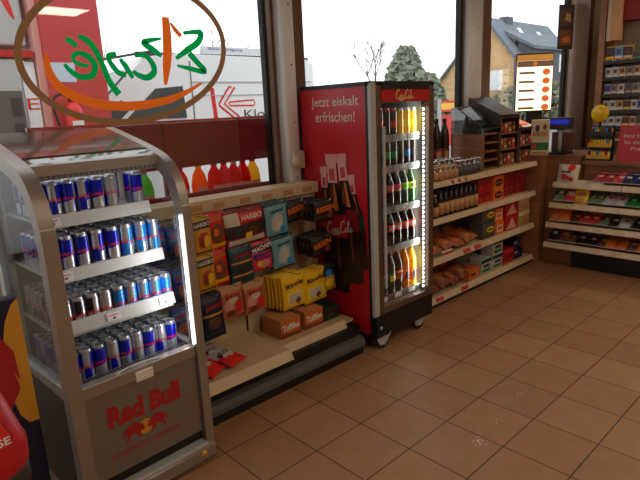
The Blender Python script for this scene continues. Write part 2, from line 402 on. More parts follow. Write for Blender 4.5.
S = {'accent': ([(-0.455, 1.898), (-0.43, 1.884), (-0.409, 1.864)], .026),
 'e': ([(-0.478, 1.784), (-0.454, 1.753), (-0.41, 1.726), (-0.357, 1.734), (-0.335, 1.776), (-0.358, 1.817), (-0.399, 1.835), (-0.431, 1.823), (-0.428, 1.797), (-0.398, 1.782), (-0.366, 1.778)], [.016, .026, .028, .03, .03, .022, .02, .02, .016]),
 'f': ([(-0.395, 1.911), (-0.357, 1.895), (-0.326, 1.857), (-0.301, 1.793), (-0.274, 1.706), (-0.234, 1.643)], [.022, .03, .03, .028, .03, .038]),
 'bar': ([(-0.286, 1.814), (-0.268, 1.868), (-0.262, 1.87)], .004),
 'a': ([(-0.184, 1.738), (-0.222, 1.748), (-0.256, 1.794), (-0.262, 1.827), (-0.222, 1.836)], .026),
 'astem': ([(-0.206, 1.815), (-0.180, 1.778), (-0.150, 1.722)], [.018, .028, .02]),
 'c': ([(-0.123, 1.831), (-0.071, 1.834), (-0.035, 1.798), (-0.029, 1.754), (-0.07, 1.725), (-0.118, 1.736), (-0.145, 1.757)], [.018, .026, .032, .034, .028, .018]),
 's1': ([(0.033, 1.922), (-0.029, 1.911), (-0.07, 1.896), (-0.027, 1.868), (0.023, 1.835)], [.01, .024, .03, .034, .022]),
 's2': ([(0.165, 1.956), (0.232, 1.965), (0.275, 1.962), (0.252, 1.914), (0.179, 1.869), (0.107, 1.824)], [.018, .024, .034, .036, .034, .018]),
 's3': ([(0.191, 1.854), (0.232, 1.81), (0.28, 1.759), (0.193, 1.772), (0.109, 1.788)], [.034, .034, .03, .026, .012])}
m = M()
for P_, w in S.values(): m.ribbon(P_, w, 'decalgreen')
part('green_lettering', m, decal, 'green mirrored lettering')
m = M()
m.ribbon([(0.069, 2.03), (0.068, 1.953), (0.06, 1.858), (0.045, 1.775), (0.028, 1.689)], [.04, .05, .052, .046, .016], 'decalorange')
m.ribbon([(0.0955, 2.003), (0.115, 1.975), (0.15, 1.939)], [.012, .024, .026], 'decalorange')
part('orange_numeral', m, decal, 'orange numeral one')
part('orange_swoosh', M().ribbon([(-0.55, 1.828), (-0.549, 1.743), (-0.495, 1.662), (-0.362, 1.604), (-0.185, 1.584), (0.013, 1.605), (0.138, 1.644), (0.251, 1.697)], [.014, .036, .044, .046, .046, .04, .028, .01], 'decalorange'), decal, 'orange swoosh')

m = M(); m.box(-.035, .055, -.03, 0, -.055, .055, 'offwhite', c=.006)
o = thing('alarm_box', 'small cream plastic box with a round knob on the first window post', 'alarm', (.845, .7185, 1.215), 0, m)
part('knob', M().lathe([(.034, 0), (.034, .018), (.028, .03), (.012, .034)], 'offwhite', 16, X=T(-.03, -.03, -.005, rx=PI / 2)), o)

# ceiling lamps (above the frame) with real light
LAMPS = [(-.6, -2.6), (1.4, -2.6), (3.0, -2.4), (-.6, -4.4), (1.4, -4.4), (3.4, -4.2), (4.55, -1.0), (1.6, -1.0)]
LIGHT_K = 1.35
LAMP_W = [7, 7, 2, 8, 9, 4, 9.0, 0]
lamp0 = None
wh = ['above the camera', 'over the middle of the shop floor', 'over the checkout approach', 'over the rear left aisle', 'over the rear middle aisle', 'over the rear right aisle', 'behind the till', 'before the tall red fridge']
for (x, y), w, ww in zip(LAMPS, LAMP_W, wh):
    lb = 'square white ceiling lamp ' + ww
    if lamp0 is None:
        lamp0 = thing('ceiling_light', lb, 'lamp', (x, y, 2.999), 0, M().strip([(-.31, -.31), (.31, -.31), (.31, .31), (-.31, .31)], [(-.28, -.28), (.28, -.28), (.28, .28), (-.28, .28)], -.05, 0, 'trim_white', axis='z', closed=True), group='ceiling lamps')
        part('diffuser', M().box(-.28, .28, -.28, .28, -.03, -.005, 'lamp'), lamp0)
    else:
        dup(lamp0, (x, y, 2.999), 0, lb, 'ceiling lamps')
    if w:
        L = bpy.data.lights.new('ceiling_light_glow', 'AREA'); L.shape = 'SQUARE'; L.size = .56; L.energy = w * LIGHT_K if 'LIGHT_K' in globals() else w * 2.2
        L.color = (1.0, .84, .64)
        lo = bpy.data.objects.new('ceiling_light_glow', L); COL.objects.link(lo); lo.location = (x, y, 2.94)

# ================================================================== outside
struct('ground', M().box(-40, 90, -30, 90, -.30, -.2, 'asphalt'))
# red rack with washer bottles outside the first window
rack = thing('display_rack', 'dark red metal rack of bottles standing outside the first window', 'rack', (0, 0, -.2), 0)
m = M(); m.box(-.62, .075, .985, 1.0, 1.42, 1.685, 'redpanel', c=.004); m.box(.085, .86, .985, 1.0, 1.42, 1.685, 'redpanel', c=.004)
part('header_board', m, rack)
part('top_rail', M().box(-.62, .86, .98, 1.02, 1.686, 1.70, 'pinkred'), rack)
part('shelf_board', M().box(-.62, .86, .99, 1.30, 1.12, 1.15, 'redpanel'), rack)
part('front_rail', M().box(-.62, .86, .97, .988, 1.13, 1.265, 'redpanel'), rack)
for x in (-.63, .07, .865): part('post', M().box(x, x + .018, 1.0, 1.03, 0, 1.70, 'redpanel'), rack)
washers = [(-.17, 'liqgreen', 'lemon', 'lime green'), (-.03, 'liqgreen', 'white', 'green capped white'), (-.10, 'liqpurple', 'purple', 'purple'),
           (.205, 'liqred', 'red', 'red'), (.335, 'liqorange', 'lemon', 'orange yellow capped'), (.45, 'liqred', 'pink', 'bright red'), (.525, 'liqpink', 'red', 'pinkish red'),
           (.60, 'liqred', 'white', 'bright red white capped'), (.675, 'liqred', 'red', 'deep red'), (.755, 'liqyellow', 'red', 'yellow red capped')]
for i, (x, c, cap, nm) in enumerate(washers):
    m = M(); m.lathe([(.046, 0), (.05, .012), (.05, .15), (.04, .205), (.018, .245), (.017, .252)], c, 14)
    o = thing('washer_bottle', '%s bottle on the red rack outside, %s in its row' % (nm, ['leftmost', 'third', 'second', 'fourth', 'fifth', 'sixth', 'seventh', 'eighth', 'ninth', 'rightmost'][i]), 'bottle', (x, 1.07, .9505), 0, m, group='washer bottles outside')
    part('cap', M().lathe([(.02, .25), (.021, .285), (.012, .30)], cap, 12), o)
    part('bottle_label', M().strip([(.0505 * math.sin(a * .2), -.0505 * math.cos(a * .2)) for a in range(-4, 5)], [(.0515 * math.sin(a * .2), -.0515 * math.cos(a * .2)) for a in range(-4, 5)], .05, .13, 'palepink', axis='z'), o)

# white van
van = thing('delivery_van', 'white delivery van with red arrow parked outside beyond the oval sticker', 'van', (0, 0, -.2), 0)
m = M()
out = [(.55, .45), (.55, 1.25), (.62, 1.42), (1.0, 1.72), (1.10, 1.80), (1.62, 2.30), (1.80, 2.44), (2.2, 2.49), (4.4, 2.47), (4.55, 2.40), (4.6, .45)]
m.prism(out, 4.5, 6.3, 'vanwhite', 'y'); part('body', m, van)
part('side_window', M().prism([(1.44, 1.70), (1.86, 2.06), (2.24, 2.09), (2.26, 1.69)], 4.485, 4.5, 'vanglass', 'y'), van)
part('quarter_window', M().prism([(1.12, 1.70), (1.36, 1.70), (1.55, 1.86), (1.40, 1.93)], 4.485, 4.5, 'vanglass', 'y'), van)
part('windscreen', M().prism([(1.13, 1.83), (1.60, 2.28), (1.585, 2.295), (1.115, 1.845)], 4.6, 6.2, 'vanglass', 'y'), van)
m = M(); m.box(2.37, 2.385, 4.49, 4.5, .6, 2.40, 'grey'); m.box(2.385, 4.5, 4.488, 4.5, 2.13, 2.145, 'lightgrey'); m.box(2.385, 4.5, 4.488, 4.5, 1.96, 1.97, 'lightgrey')
part('panel_seam', m, van)
part('roof_rail', M().box(1.7, 4.5, 4.55, 4.62, 2.44, 2.50, 'charcoal'), van)
m = M(); m.box(.95, 1.0, 4.3, 4.36, 2.50, 2.53, 'charcoal'); m.tube([(.9, 4.6, 2.33), (1.4, 4.6, 2.42), (2.0, 4.6, 2.53)], .015, 'charcoal')
part('roof_ladder', m, van)
m = M(); m.box(2.62, 4.4, 4.56, 4.6, 2.50, 2.60, 'vanpale'); m.text('Rohrreinigung', .55, .045, 'blue', T(3.0, 4.557, 2.565)); part('roof_sign', m, van, 'pale sign along the roof')
m = M(); X = T(0, 4.497, .2)
m.prism([(2.651, 1.86), (2.711, 1.86), (2.75, 1.3), (2.69, 1.3)], 4.494, 4.499, 'brightred', 'y', T(0, 0, .2))
part('red_stripe', m, van, 'red stripe')
m = M()
m.ribbon([(3.002, 1.868), (2.960, 1.875), (2.776, 1.655), (2.776, 1.63), (3.04, 1.43), (3.075, 1.45)], .028, 'brightred', X, sm=0)
m.ribbon([(3.05, 1.868), (2.86, 1.648), (3.09, 1.47)], .028, 'brightred', X, sm=0)
m.ribbon([(2.93, 1.648), (2.96, 1.672), (3.36, 1.692), (3.38, 1.655), (3.36, 1.615), (2.96, 1.622), (2.93, 1.648)], .022, 'brightred', X, sm=0)
part('arrow', m, van, 'red outlined arrow')
part('lettering', M().text('Klo', .36, .12, 'charcoal', T(3.36, 4.494, 1.70)), van)
for x in (1.25, 3.9): part('wheel', M().lathe([(.34, 0), (.36, .03), (.36, .17), (.34, .2)], 'rubber', 24, X=T(x, 4.62, .36, rx=PI / 2)), van)

# forecourt pillar, pump, canopy
pil = thing('forecourt_pillar', 'tall red forecourt pillar outside behind the oval sticker', 'pillar', (.55, 3.6, -.2), 0, M().box(-.28, .26, -.2, .2, 0, 3.3, 'pinkred', c=.01))
part('notice', M().box(-.27, -.03, -.204, -.2005, 2.07, 2.24, 'notice'), pil, 'pale blue notice sheet')
part('edge_strip', M().box(-.34, -.28, -.16, .2, 0, 3.3, 'palepink'), pil)
ex = thing('fire_extinguisher', 'red fire extinguisher hanging on the red pillar outside', 'extinguisher', (.42, 3.31, 1.28), 0,
           M().lathe([(.07, 0), (.08, .02), (.08, .33), (.05, .39), (.025, .41)], 'brightred', 16))
m = M(); m.tube(catmull([(.02, 0, .43), (-.1, 0, .48), (-.17, 0, .40), (-.14, 0, .2), (-.10, 0, .1)]), .012, 'black'); part('hose', m, ex)
part('valve', M().box(-.03, .05, -.02, .02, .41, .46, 'black'), ex); part('sticker', M().box(-.05, .05, -.083, -.079, .1, .24, 'white'), ex)
pump = thing('fuel_pump', 'grey and white fuel pump outside at the left edge of the window', 'pump', (.05, 3.6, -.2), 0)
part('cabinet', M().box(-.75, .02, -.15, .3, 0, 2.27, 'lightgrey', c=.02), pump)
part('side_panel', M().box(.03, .15, -.12, .3, 0, 2.25, 'vanwhite', c=.01), pump)
m = M(); m.box(-.66, .0, -.156, -.149, 1.3, 2.0, 'midgrey')
for z in (1.42, 1.64, 1.86): m.box(-.10, -.02, -.162, -.155, z - .08, z + .08, 'charcoal')
part('display', m, pump)
part('letter', M().text('E', .1, .10, 'brightred', T(.09, -.123, 1.885)), pump, 'red letter')
m = M(); m.box(-.72, .14, -.17, .32, 2.28, 2.34, 'red'); part('red_band', m, pump)
can_ = thing('pump_sign', 'pale canopy sign above the fuel pump with a red and grey stroke', 'sign', (.03, 3.6, 2.18), 0, M().box(-.8, .14, -.1, .3, 0, .9, 'lightgrey', c=.02))
m = M(); m.ribbon([(-.06, .62), (-.01, .42), (.04, .25), (.07, .16)], [.05, .06, .05, .01], 'brightred', T(0, -.101, .06)); m.ribbon([(.12, .72), (.03, .52), (.13, .5)], .03, 'charcoal', T(0, -.101, .06)); part('stroke_mark', m, can_)
can = thing('forecourt_canopy', 'pale forecourt canopy with red fascia over the pumps', 'canopy', (0, 0, 0), 0, M().box(-4, 1.3, 3.2, 9, 3.12, 3.5, 'pinkred'))
part('lamp_strip', M().box(-3, 1.0, 3.25, 3.4, 3.07, 3.118, 'vanwhite'), can)

# advertising boards, hedges, trees, house
ad = thing('advertising_board', 'red and yellow advertising banner outside left of the second window post', 'banner', (0, 0, -.2), 0)
m = M(); m.box(7.3, 8.9, 4.0, 4.04, 1.56, 1.76, 'adred'); m.box(7.3, 8.9, 3.99, 4.0, 1.60, 1.72, 'adyellow'); part('top_board', m, ad)
for i, z in enumerate((1.36, 1.06)):
    m = M(); m.box(7.3, 8.9, 4.0, 4.04, z - .14, z + .14, 'adred'); m.text('SODA', .62, .15, 'adyellow', T(8.05, 3.995, z, ry=.12), bold=.02); part('lettered_board', m, ad)
m = M(); m.box(7.25, 7.3, 4.0, 4.05, 0, 1.8, 'lightgrey'); m.box(8.9, 8.95, 4.0, 4.05, 0, 1.8, 'lightgrey'); part('post', m, ad)
def blob_tree(name, label, loc, h, r, col, seed, n=500, leaf=.28, trunk=True, sq=1.0, cat='tree', group=None):
    rd = random.Random(seed); t = thing(name, label, cat, loc, 0, group=group)
    if trunk: part('trunk', M().tube([(0, 0, 0), (.05, 0, h * .4), (0, .05, h * .8)], [.16, .1, .04], 'twig'), t)
    m = M()
    for _ in range(n):
        a = rd.uniform(0, 2 * PI); zz = rd.uniform(.12 if trunk else 0, 1); rr = r * math.sqrt(rd.random()) * (1 - zz ** 2.2 * .8) * (.55 + .45 * min(1, zz * 4))
        p = (rr * math.cos(a) * sq, rr * math.sin(a), h * zz)
        X = T(*p, rz=rd.uniform(0, 6), rx=rd.uniform(-1.2, 1.2), s=leaf * rd.uniform(.6, 1.4))
        m.add([(-1, 0, -.4), (0, -.1, .5), (1, 0, -.3), (.1, .2, -.7)], [(0, 1, 2, 3)], col, X=X)
        m.add([(0, -1, -.3), (-.1, 0, .6), (0, 1, -.4), (.2, .1, -.7)], [(0, 1, 2, 3)], col, X=X)
    part('foliage', m, t)
    return t
blob_tree('evergreen_tree', 'dark evergreen tree outside beyond the tall red fridge', (27.2, 20.2, -.2), 5.2, 1.9, 'hazyleaf', 3, 900, .3)
blob_tree('evergreen_tree', 'smaller rounded evergreen tree left of the brick house', (30.2, 20.6, -.2), 3.6, 1.6, 'hazyleaf', 5, 700, .3)
def bare_tree(label, loc, h, seed):
    rd = random.Random(seed); t = thing('bare_tree', label, 'tree', loc, 0); m = M()
    def br(p, d, l, r, k):
        q = p + d * l; m.tube([p, (p + q) / 2 + Vector((rd.uniform(-.05, .05) * l, 0, 0)), q], [r, r * .8, r * .6], 'twig', 5)
        if k == 0: return
        for _ in range(3 if k > 1 else 4):
            nd = (d + Vector((rd.uniform(-.8, .8), rd.uniform(-.8, .8), rd.uniform(-.1, .5)))).normalized(); br(p + d * l * rd.uniform(.55, 1), nd, l * rd.uniform(.55, .8), r * .55, k - 1)
    br(Vector((0, 0, 0)), Vector((0, 0, 1)), h * .42, h * .016, 4)
    part('branches', m, t); return t
bare_tree('bare leafless tree rising behind the white van', (9.6, 17.5, -.2), 5.6, 2)
bare_tree('thin bare tree outside above the left end of the red fridge panel', (12.0, 15.5, -.2), 4.9, 9)
bare_tree('tall thin bare tree behind the evergreen tree', (31.5, 26.5, -.2), 8.2, 14)
bare_tree('spindly bare tree between the evergreen tree and the brick house', (33.3, 25.2, -.2), 7.4, 21)
HB = [(31.0, 17.6, 2.2, 2.0), (32.3, 15.6, 2.4, 2.1), (33.3, 13.6, 2.6, 2.3), (34.4, 11.6, 2.3, 2.2), (35.2, 9.8, 2.2, 2.2), (29.4, 19.2, 1.7, 1.6)]
for i, (x, y, h, r) in enumerate(HB):
    blob_tree('garden_shrub', ['grey green shrub below the brick gable', 'dense shrub in front of the house corner', 'tall bushy shrub before the slate house wall', 'shrub behind the lit menu sign', 'shrub right of the lit menu sign near the last post', 'low shrub at the left foot of the brick gable'][i], (x, y, -.2), h, r, 'hazyhedge', 30 + i, 520, .3, trunk=False, cat='shrub', group='shrubs before the house')
struct('grass_bank', M().prism([(26, 22), (46, 8), (52, 16), (34, 34)], -.2, .35, 'drygrass', 'z'))
# the house, gable towards the shop
hs = thing('brick_house', 'brick gabled house with grey slate roof seen through the third window', 'house', (33.74, 22.1, -.2), math.radians(-90), None)
GW = 6.0; GA = 3.7
part('gable_wall', M().prism([(0, 0), (0, 3.2), (GA, 7.0), (GW, 4.2), (GW, 0)], 0, .3, 'brick', 'y'), hs)
part('side_wall', M().box(GW - .3, GW, .3, 9.0, 0, 4.2, 'slate'), hs)
m = M(); m.strip([(-.3, 3.05), (GA, 7.22)], [(-.3, 2.85), (GA, 6.98)], -.25, 9.3, 'roofslate', 'y'); m.strip([(GA, 7.22), (GW + .3, 4.15)], [(GA, 6.98), (GW + .3, 3.9)], -.25, 9.3, 'roofslate', 'y')
part('roof', m, hs)
part('dormer_roof', M().prism([(GA + .5, 6.5), (GW + .7, 5.15), (GW + .7, 4.95), (GA + .5, 6.2)], .9, 9.4, 'roofslate', 'y'), hs)
part('dormer_wall', M().prism([(GW - .5, 2.4), (GW - .5, 5.6), (GW + .5, 5.1), (GW + .5, 2.4)], 1.1, 9.2, 'slate', 'y'), hs)
part('chimney', M().box(GA - .3, GA + .3, 2.2, 3.1, 6.8, 7.4, 'slate'), hs)
for y in (2.9, 5.2, 7.5):
    part('window', M().box(GW + .5, GW + .56, y, y + .9, 3.5, 4.7, 'vanwhite'), hs)
part('window', M().box(3.9, 5.0, -.03, .02, 2.4, 3.7, 'vanwhite'), hs)
def sky(y0, t):
    x = GA + t; z = 7.22 - 3.07 / (GW + .3 - GA) * t
    part('skylight', M().prism([(x, z + .01), (x + .45, z - .52), (x + .48, z - .48), (x + .03, z + .05)], y0, y0 + .5, 'vanwhite', 'y'), hs)
sky(1.2, 1.0); sky(3.2, .5); sky(6.0, .6)

# ================================================================== energy drink cooler (open front, on the left)
CO = (-.33, .03); CR = math.radians(2.5)
def cw(x, y):
    """cooler frame -> world"""
    return (CO[0] + x * math.cos(CR) - y * math.sin(CR), CO[1] + x * math.sin(CR) + y * math.cos(CR))
CWD = .588
cooler = thing('drinks_cooler', 'grey open fronted drinks cooler full of blue and silver cans on the left', 'cooler', (CO[0], CO[1], 0), CR)
OUT = [(0, .03), (0, .55), (0, 1.10), (.006, 1.17), (.02, 1.23), (.044, 1.285), (.085, 1.335), (.15, 1.373), (.24, 1.402), (.38, 1.437), (.60, 1.488)]
INN = [(.058, .53), (.058, .55), (.058, 1.10), (.063, 1.155), (.074, 1.20), (.093, 1.242), (.125, 1.282), (.175, 1.316), (.255, 1.345), (.39, 1.378), (.545, 1.41)]
OUT2 = catmull(OUT[1:], 4); INN2 = catmull(INN[1:], 4)
for sx, nm in ((0, 'right'), (1, 'left')):
    x1 = -sx * (CWD - .052); x0 = x1 - (.052 if sx else .04)
    m = M()
    m.strip(OUT2, INN2, x0, x1, 'coolerbody', 'x')                       # front and top band
    m.prism([(.545, .53), (.60, .53), (.60, 1.488), (.545, 1.41)], x0, x1, 'lightgrey', 'x')
    m.prism([(0, .02), (0, .55), (.058, .55), (.60, .53), (.60, .02)], x0, x1, 'coolerbody', 'x')
    m.prism([(.06, .06), (.06, .515), (.58, .515), (.58, .06)], x0 - .001, x1 + .001, 'coolerdark', 'x')
    sp = part('side_panel', m, cooler)
    gp = INN2 + [(.545, .53)]
    part('glass', M().prism(gp, x0 + .016, x0 + .022, 'coolglass', 'x'), sp)
    m = M(); m.box(x0 + .008, x1 - .008, .06, .545, .53, .55, 'lightgrey'); part('glass_rail', m, sp)
    if sx == 0:
        m = M(); m.box(-.049, -.041, .010, .018, .56, 1.13, 'led'); part('light_strip', m, cooler, 'white light strip along the right rim')
        L = bpy.data.lights.new('cooler_glow', 'AREA'); L.shape = 'RECTANGLE'; L.size = .45; L.size_y = .05; L.energy = .7; L.color = (.95, .98, 1)
        lo = bpy.data.objects.new('cooler_glow', L); COL.objects.link(lo); lo.parent = cooler; lo.location = (-.30, .20, 1.345); lo.rotation_euler = (math.radians(18), 0, 0)
        L = bpy.data.lights.new('cooler_strip_glow', 'AREA'); L.shape = 'RECTANGLE'; L.size = .02; L.size_y = .55; L.energy = 1.3; L.color = (.95, .98, 1)
        lo = bpy.data.objects.new('cooler_strip_glow', L); COL.objects.link(lo); lo.parent = cooler; lo.location = (-.058, .02, .85)
        lo.rotation_euler = Vector((-.8, .6, 0)).to_track_quat('-Z', 'Y').to_euler()
XL, XR = -CWD + .053, -.041
# canopy: glossy sloping top between the side panels
A = OUT2[OUT2.index(min(OUT2, key=lambda p: abs(p[0] - .155) + abs(p[1] - 1.374))):]; B = [(y + .004, z - .022) for y, z in A]
part('canopy', M().strip(A, B, XL, XR, 'canopy', 'x'), cooler)
m = M(); m.box(XL, XR, .148, .156, 1.335, 1.374, 'coolerbody'); m.box(XL, XR, .225, .232, 1.398, 1.402, 'coolerdark'); part('canopy_edge', m, cooler)
m = M(); m.box(XL, XR, .158, .215, 1.318, 1.350, 'grey')
for k in range(26): m.box(XL + .01 + k * .0202, XL + .018 + k * .0202, .1565, .1585, 1.322, 1.346, 'midgrey')
part('blind_roller', m, cooler)
part('lamp_bar', M().box(XL + .05, XR - .05, .225, .25, 1.345, 1.358, 'led'), cooler)
m = M(); m.box(XL, XR, .555, .60, .1, 1.47, 'coolerdark'); m.box(XL + .17, XL + .21, .54, .556, .55, 1.38, 'lightgrey'); m.box(XL + .38, XL + .42, .54, .556, .55, 1.38, 'lightgrey')
part('back_panel', m, cooler)
m = M(); m.box(XL, XR, .02, .05, .135, .50, 'coolerfront', c=.004)
fp = part('front_panel', m, cooler)
m = M(); m.text('Red Bull', .32, .092, 'bullred', T(-.295, .0185, .385), bold=.055)
part('brand_lettering', m, fp, 'dark red lettering')
m = M(); bulls(m, T(-.305, .0188, .275), .078); part('bull_emblem', m, fp, 'two red bulls before a yellow sun')
m = M(); m.text('ENERGY DRINK', .315, .026, 'bullred', T(-.30, .0186, .215)); part('small_lettering', m, fp, 'thin dark red lettering')
m = M(); m.box(XL, XR, .035, .2, .085, .134, 'black'); part('vent_slot', m, cooler)
m = M(); m.box(XL - .035, XR + .035, -.025, .55, .012, .075, 'coolerbody', c=.008); m.box(XL, XR, -.018, .05, .074, .088, 'lightgrey', c=.004); part('plinth', m, cooler)
part('sticker', M().lathe([(.014, 0), (.014, .001)], 'yellow', 16, X=T(-.075, -.0255, .052, rx=PI / 2)), cooler, 'small round yellow sticker')
# bottom tray with grille
m = M(); m.box(XL, XR, .012, .055, .50, .552, 'coolerbody', c=.004); m.box(XL, XR, .05, .55, .49, .512, 'lightgrey')
m.box(XL, XR, .055, .115, .512, .538, 'midgrey')
for k in range(34): m.box(XL + .008 + k * .0155, XL + .016 + k * .0155, .062, .108, .537, .5395, 'black')
part('tray', m, cooler)
m = M(); m.tube(catmull([(-.40, .018, .553), (-.36, .028, .558), (-.30, .031, .560), (-.24, .028, .558), (-.20, .018, .553)]), .004, 'lightgrey'); part('tray_handle', m, cooler)
part('price_card', M().box(-.325, -.25, .006, .0115, .495, .535, 'white'), cooler, 'white price card')
SH = [(.205, 1.172), (.165, .966), (.115, .775)]
for i, (y, z) in enumerate(SH):
    m = M(); xr = XR - (.032 if i == 0 else .018)
    zb = z - (.045 if i == 2 else 0); m.box(XL, xr, y + .01, .552, zb - .012, zb, 'lightgrey'); m.prism([(y + .012, z + .008), (y, z + .008), (y - .012, z - .04), (y - .004, z - .042)], XL, xr, 'lightgrey', 'x')
    s_ = part('shelf', m, cooler)
    Xt = T(0, y - .0075, z - .016, rx=-.25)
    m = M(); m.box(-.028, .028, -.0015, 0, -.016, .016, 'tagwhite'); m.box(-.022, .018, -.0018, -.0015, .003, .007, 'pinkred'); m.box(-.006, .006, -.0018, -.0015, -.011, -.003, 'charcoal')
    for px_ in ([XL + .06], [XL + .06], [XL + .20, XL + .43])[i]:
        part('price_tag', m, s_, None, (px_, y - .0085, z - .016), (-.25, 0, 0))

# cans
def can_make(style):
    top, bot, up, lo_, txt = style
    def make(k, loc, rot, label, group):
        m = M(); seg = 24; H = .135; R = .0265
        m.lathe([(.021, 0), (.0235, .004), (.0262, .010)], 'cansilver', seg)
        zs = []
        V = []; F = []; ml = []
        for j in range(seg):
            a = 2 * PI * j / seg; q = (j % 12) / 12
            zs.append(.056 + .020 * (q - .5))
        for j in range(seg):
            a = 2 * PI * j / seg + .13; V += [(R * math.cos(a), R * math.sin(a), z) for z in (.010, zs[j], .120)]
        for j in range(seg):
            n = (j + 1) % seg; odd = (j % 12) >= 8
            F += [(3 * j, 3 * n, 3 * n + 1, 3 * j + 1), (3 * j + 1, 3 * n + 1, 3 * n + 2, 3 * j + 2)]
            ml += [bot if not odd else lo_, top if not odd else up]
        m.add(V, F, ml, True)
        o = thing('energy_drink_can', label, 'can', loc, rot, m, group)
        l = M(); l.lathe([(.0264, .120), (.0235, .128), (.0228, .133), (.0235, .135), (.0222, .1345), (.0215, .1315)], 'cansilver', seg)
        l.box(-.004, .004, -.012, .008, .1315, .1328, 'brushed'); part('lid', l, o)
        lg = M()
        for base in (.13 + PI / 4, .13 + 3 * PI / 4, .13 + 5 * PI / 4, .13 + 7 * PI / 4):
            Vt, Ft = text_geo('Red Bull', .03)
            W = [(x * .036, y * .013) for x, y in Vt]
            lg.add([(.0268 * math.cos(base + x / .0268), .0268 * math.sin(base + x / .0268), .064 + y + x * .12) for x, y in W], Ft, txt)
        part('lettering', lg, o, 'red lettering')
        return o
    return make
CB = Kind('energy_drink_can', 'can', can_make(('canbluem', 'cansilver', 'cansilver', 'canbluem', 'brightred')))
CS = Kind('energy_drink_can', 'can', can_make(('cansky', 'cansilver', 'cansilver', 'cansky', 'brightred')))
CK = Kind('energy_drink_can', 'can', can_make(('cansilver', 'candark', 'candark', 'cansilver', 'brightred')))
CZ = Kind('energy_drink_can', 'can', can_make(('cansilver', 'cansilver', 'cansilver', 'canbluem', 'bullred')))
NM = {id(CB): 'deep blue and silver', id(CS): 'light blue and silver', id(CK): 'black and silver', id(CZ): 'mostly silver'}
rc = random.Random(11)
LV = [('top shelf', .205, 1.1725, [CB, CB, CB, CB, CB, CZ, None, CB], 4), ('second shelf', .165, .9665, [CB, CB, CB, CB, CB, CS, CS, CS], 5),
      ('third shelf', .115, .7305, [CK, CK, CK, CK, CS, CS, CS, CS, CS], 7), ('bottom tray', .118, .5125, [CB, CB, CB, CZ, CB, CZ, CB, CZ, CB], 7)]
for nm, y0, z, lanes, rows in LV:
    n = len(lanes); x0 = XL + .030; stp = (XR - .032 - x0) / (n - 1)
    if nm == 'top shelf': stp = (XR - .062 - x0) / (n - 1)
    for r in range(rows):
        for l, k in enumerate(lanes):
            if k is None: continue
            if nm == 'top shelf' and l == 7 and r > 1: continue
            yy = y0 + .036 + r * .0562
            if yy > .522: continue
            x, y = cw(x0 + l * stp + rc.uniform(-.002, .002), yy + rc.uniform(-.002, .002))
            if k is CZ and r % 2: k2 = CB
            else: k2 = k
            where = 'in the front row' if r == 0 else '%s row back' % ORD[r]
            k2.put((x, y, z), math.radians(-179) + rc.choice([0, 0, PI / 2] if nm != 'bottom tray' else [0, PI / 2]) + rc.uniform(-.3, .3),
                   '%s can, %s, %s from left, cooler %s' % (NM[id(k2)], where, ORD[l], nm), 'cans on the %s of the cooler' % nm)

# ================================================================== hanging sweets rack (white gondola with dark kick rail)
gon = thing('sweets_rack', 'cream wall rack hung with sweet bags between the drinks coolers', 'rack', (0, 0, 0), 0)
part('back_panel', M().box(-.325, .905, .62, .66, .0, 1.03, 'pegboard'), gon)
m = M(); m.box(-.325, .915, .60, .75, 1.03, 1.075, 'deck', c=.004); lg = part('top_ledge', m, gon)
part('ledge_front', M().box(-.325, .915, .59, .60, 1.008, 1.075, 'strip', c=.003), gon)
for x in (-.02, .12, .30, .46, .62, .78): part('price_label', M().box(x, x + .075, .5885, .5899, 1.02, 1.052, 'tan'), gon)
m = M(); m.box(-.325, .30, .225, .62, .215, .235, 'deck'); m.prism([(.225, .24), (.225, .232), (.195, .183), (.189, .188), (.215, .24)], -.325, .30, 'strip', 'x'); part('left_deck', m, gon)
m = M(); m.box(.305, .905, .31, .62, .195, .212, 'deck'); m.prism([(.315, .225), (.31, .212), (.285, .165), (.278, .172), (.304, .228)], .305, .82, 'strip', 'x'); part('right_deck', m, gon)
part('base', M().box(-.325, .90, .25, .66, .0, .18, 'black'), gon)
m = M(); m.box(-.325, .298, .225, .245, 0, .06, 'black'); m.prism([(.245, .06), (.205, .06), (.205, .085), (.215, .112), (.25, .118)], -.325, .298, 'midgrey', 'x'); part('kick_rail', m, gon)
m = M(); m.box(.302, .90, .225, .245, 0, .06, 'black'); m.prism([(.245, .06), (.205, .06), (.205, .085), (.215, .112), (.25, .118)], .302, .90, 'midgrey', 'x'); part('kick_rail', m, gon)
part('upright', M().box(.296, .304, .612, .62, .24, 1.0, 'dark'), gon)

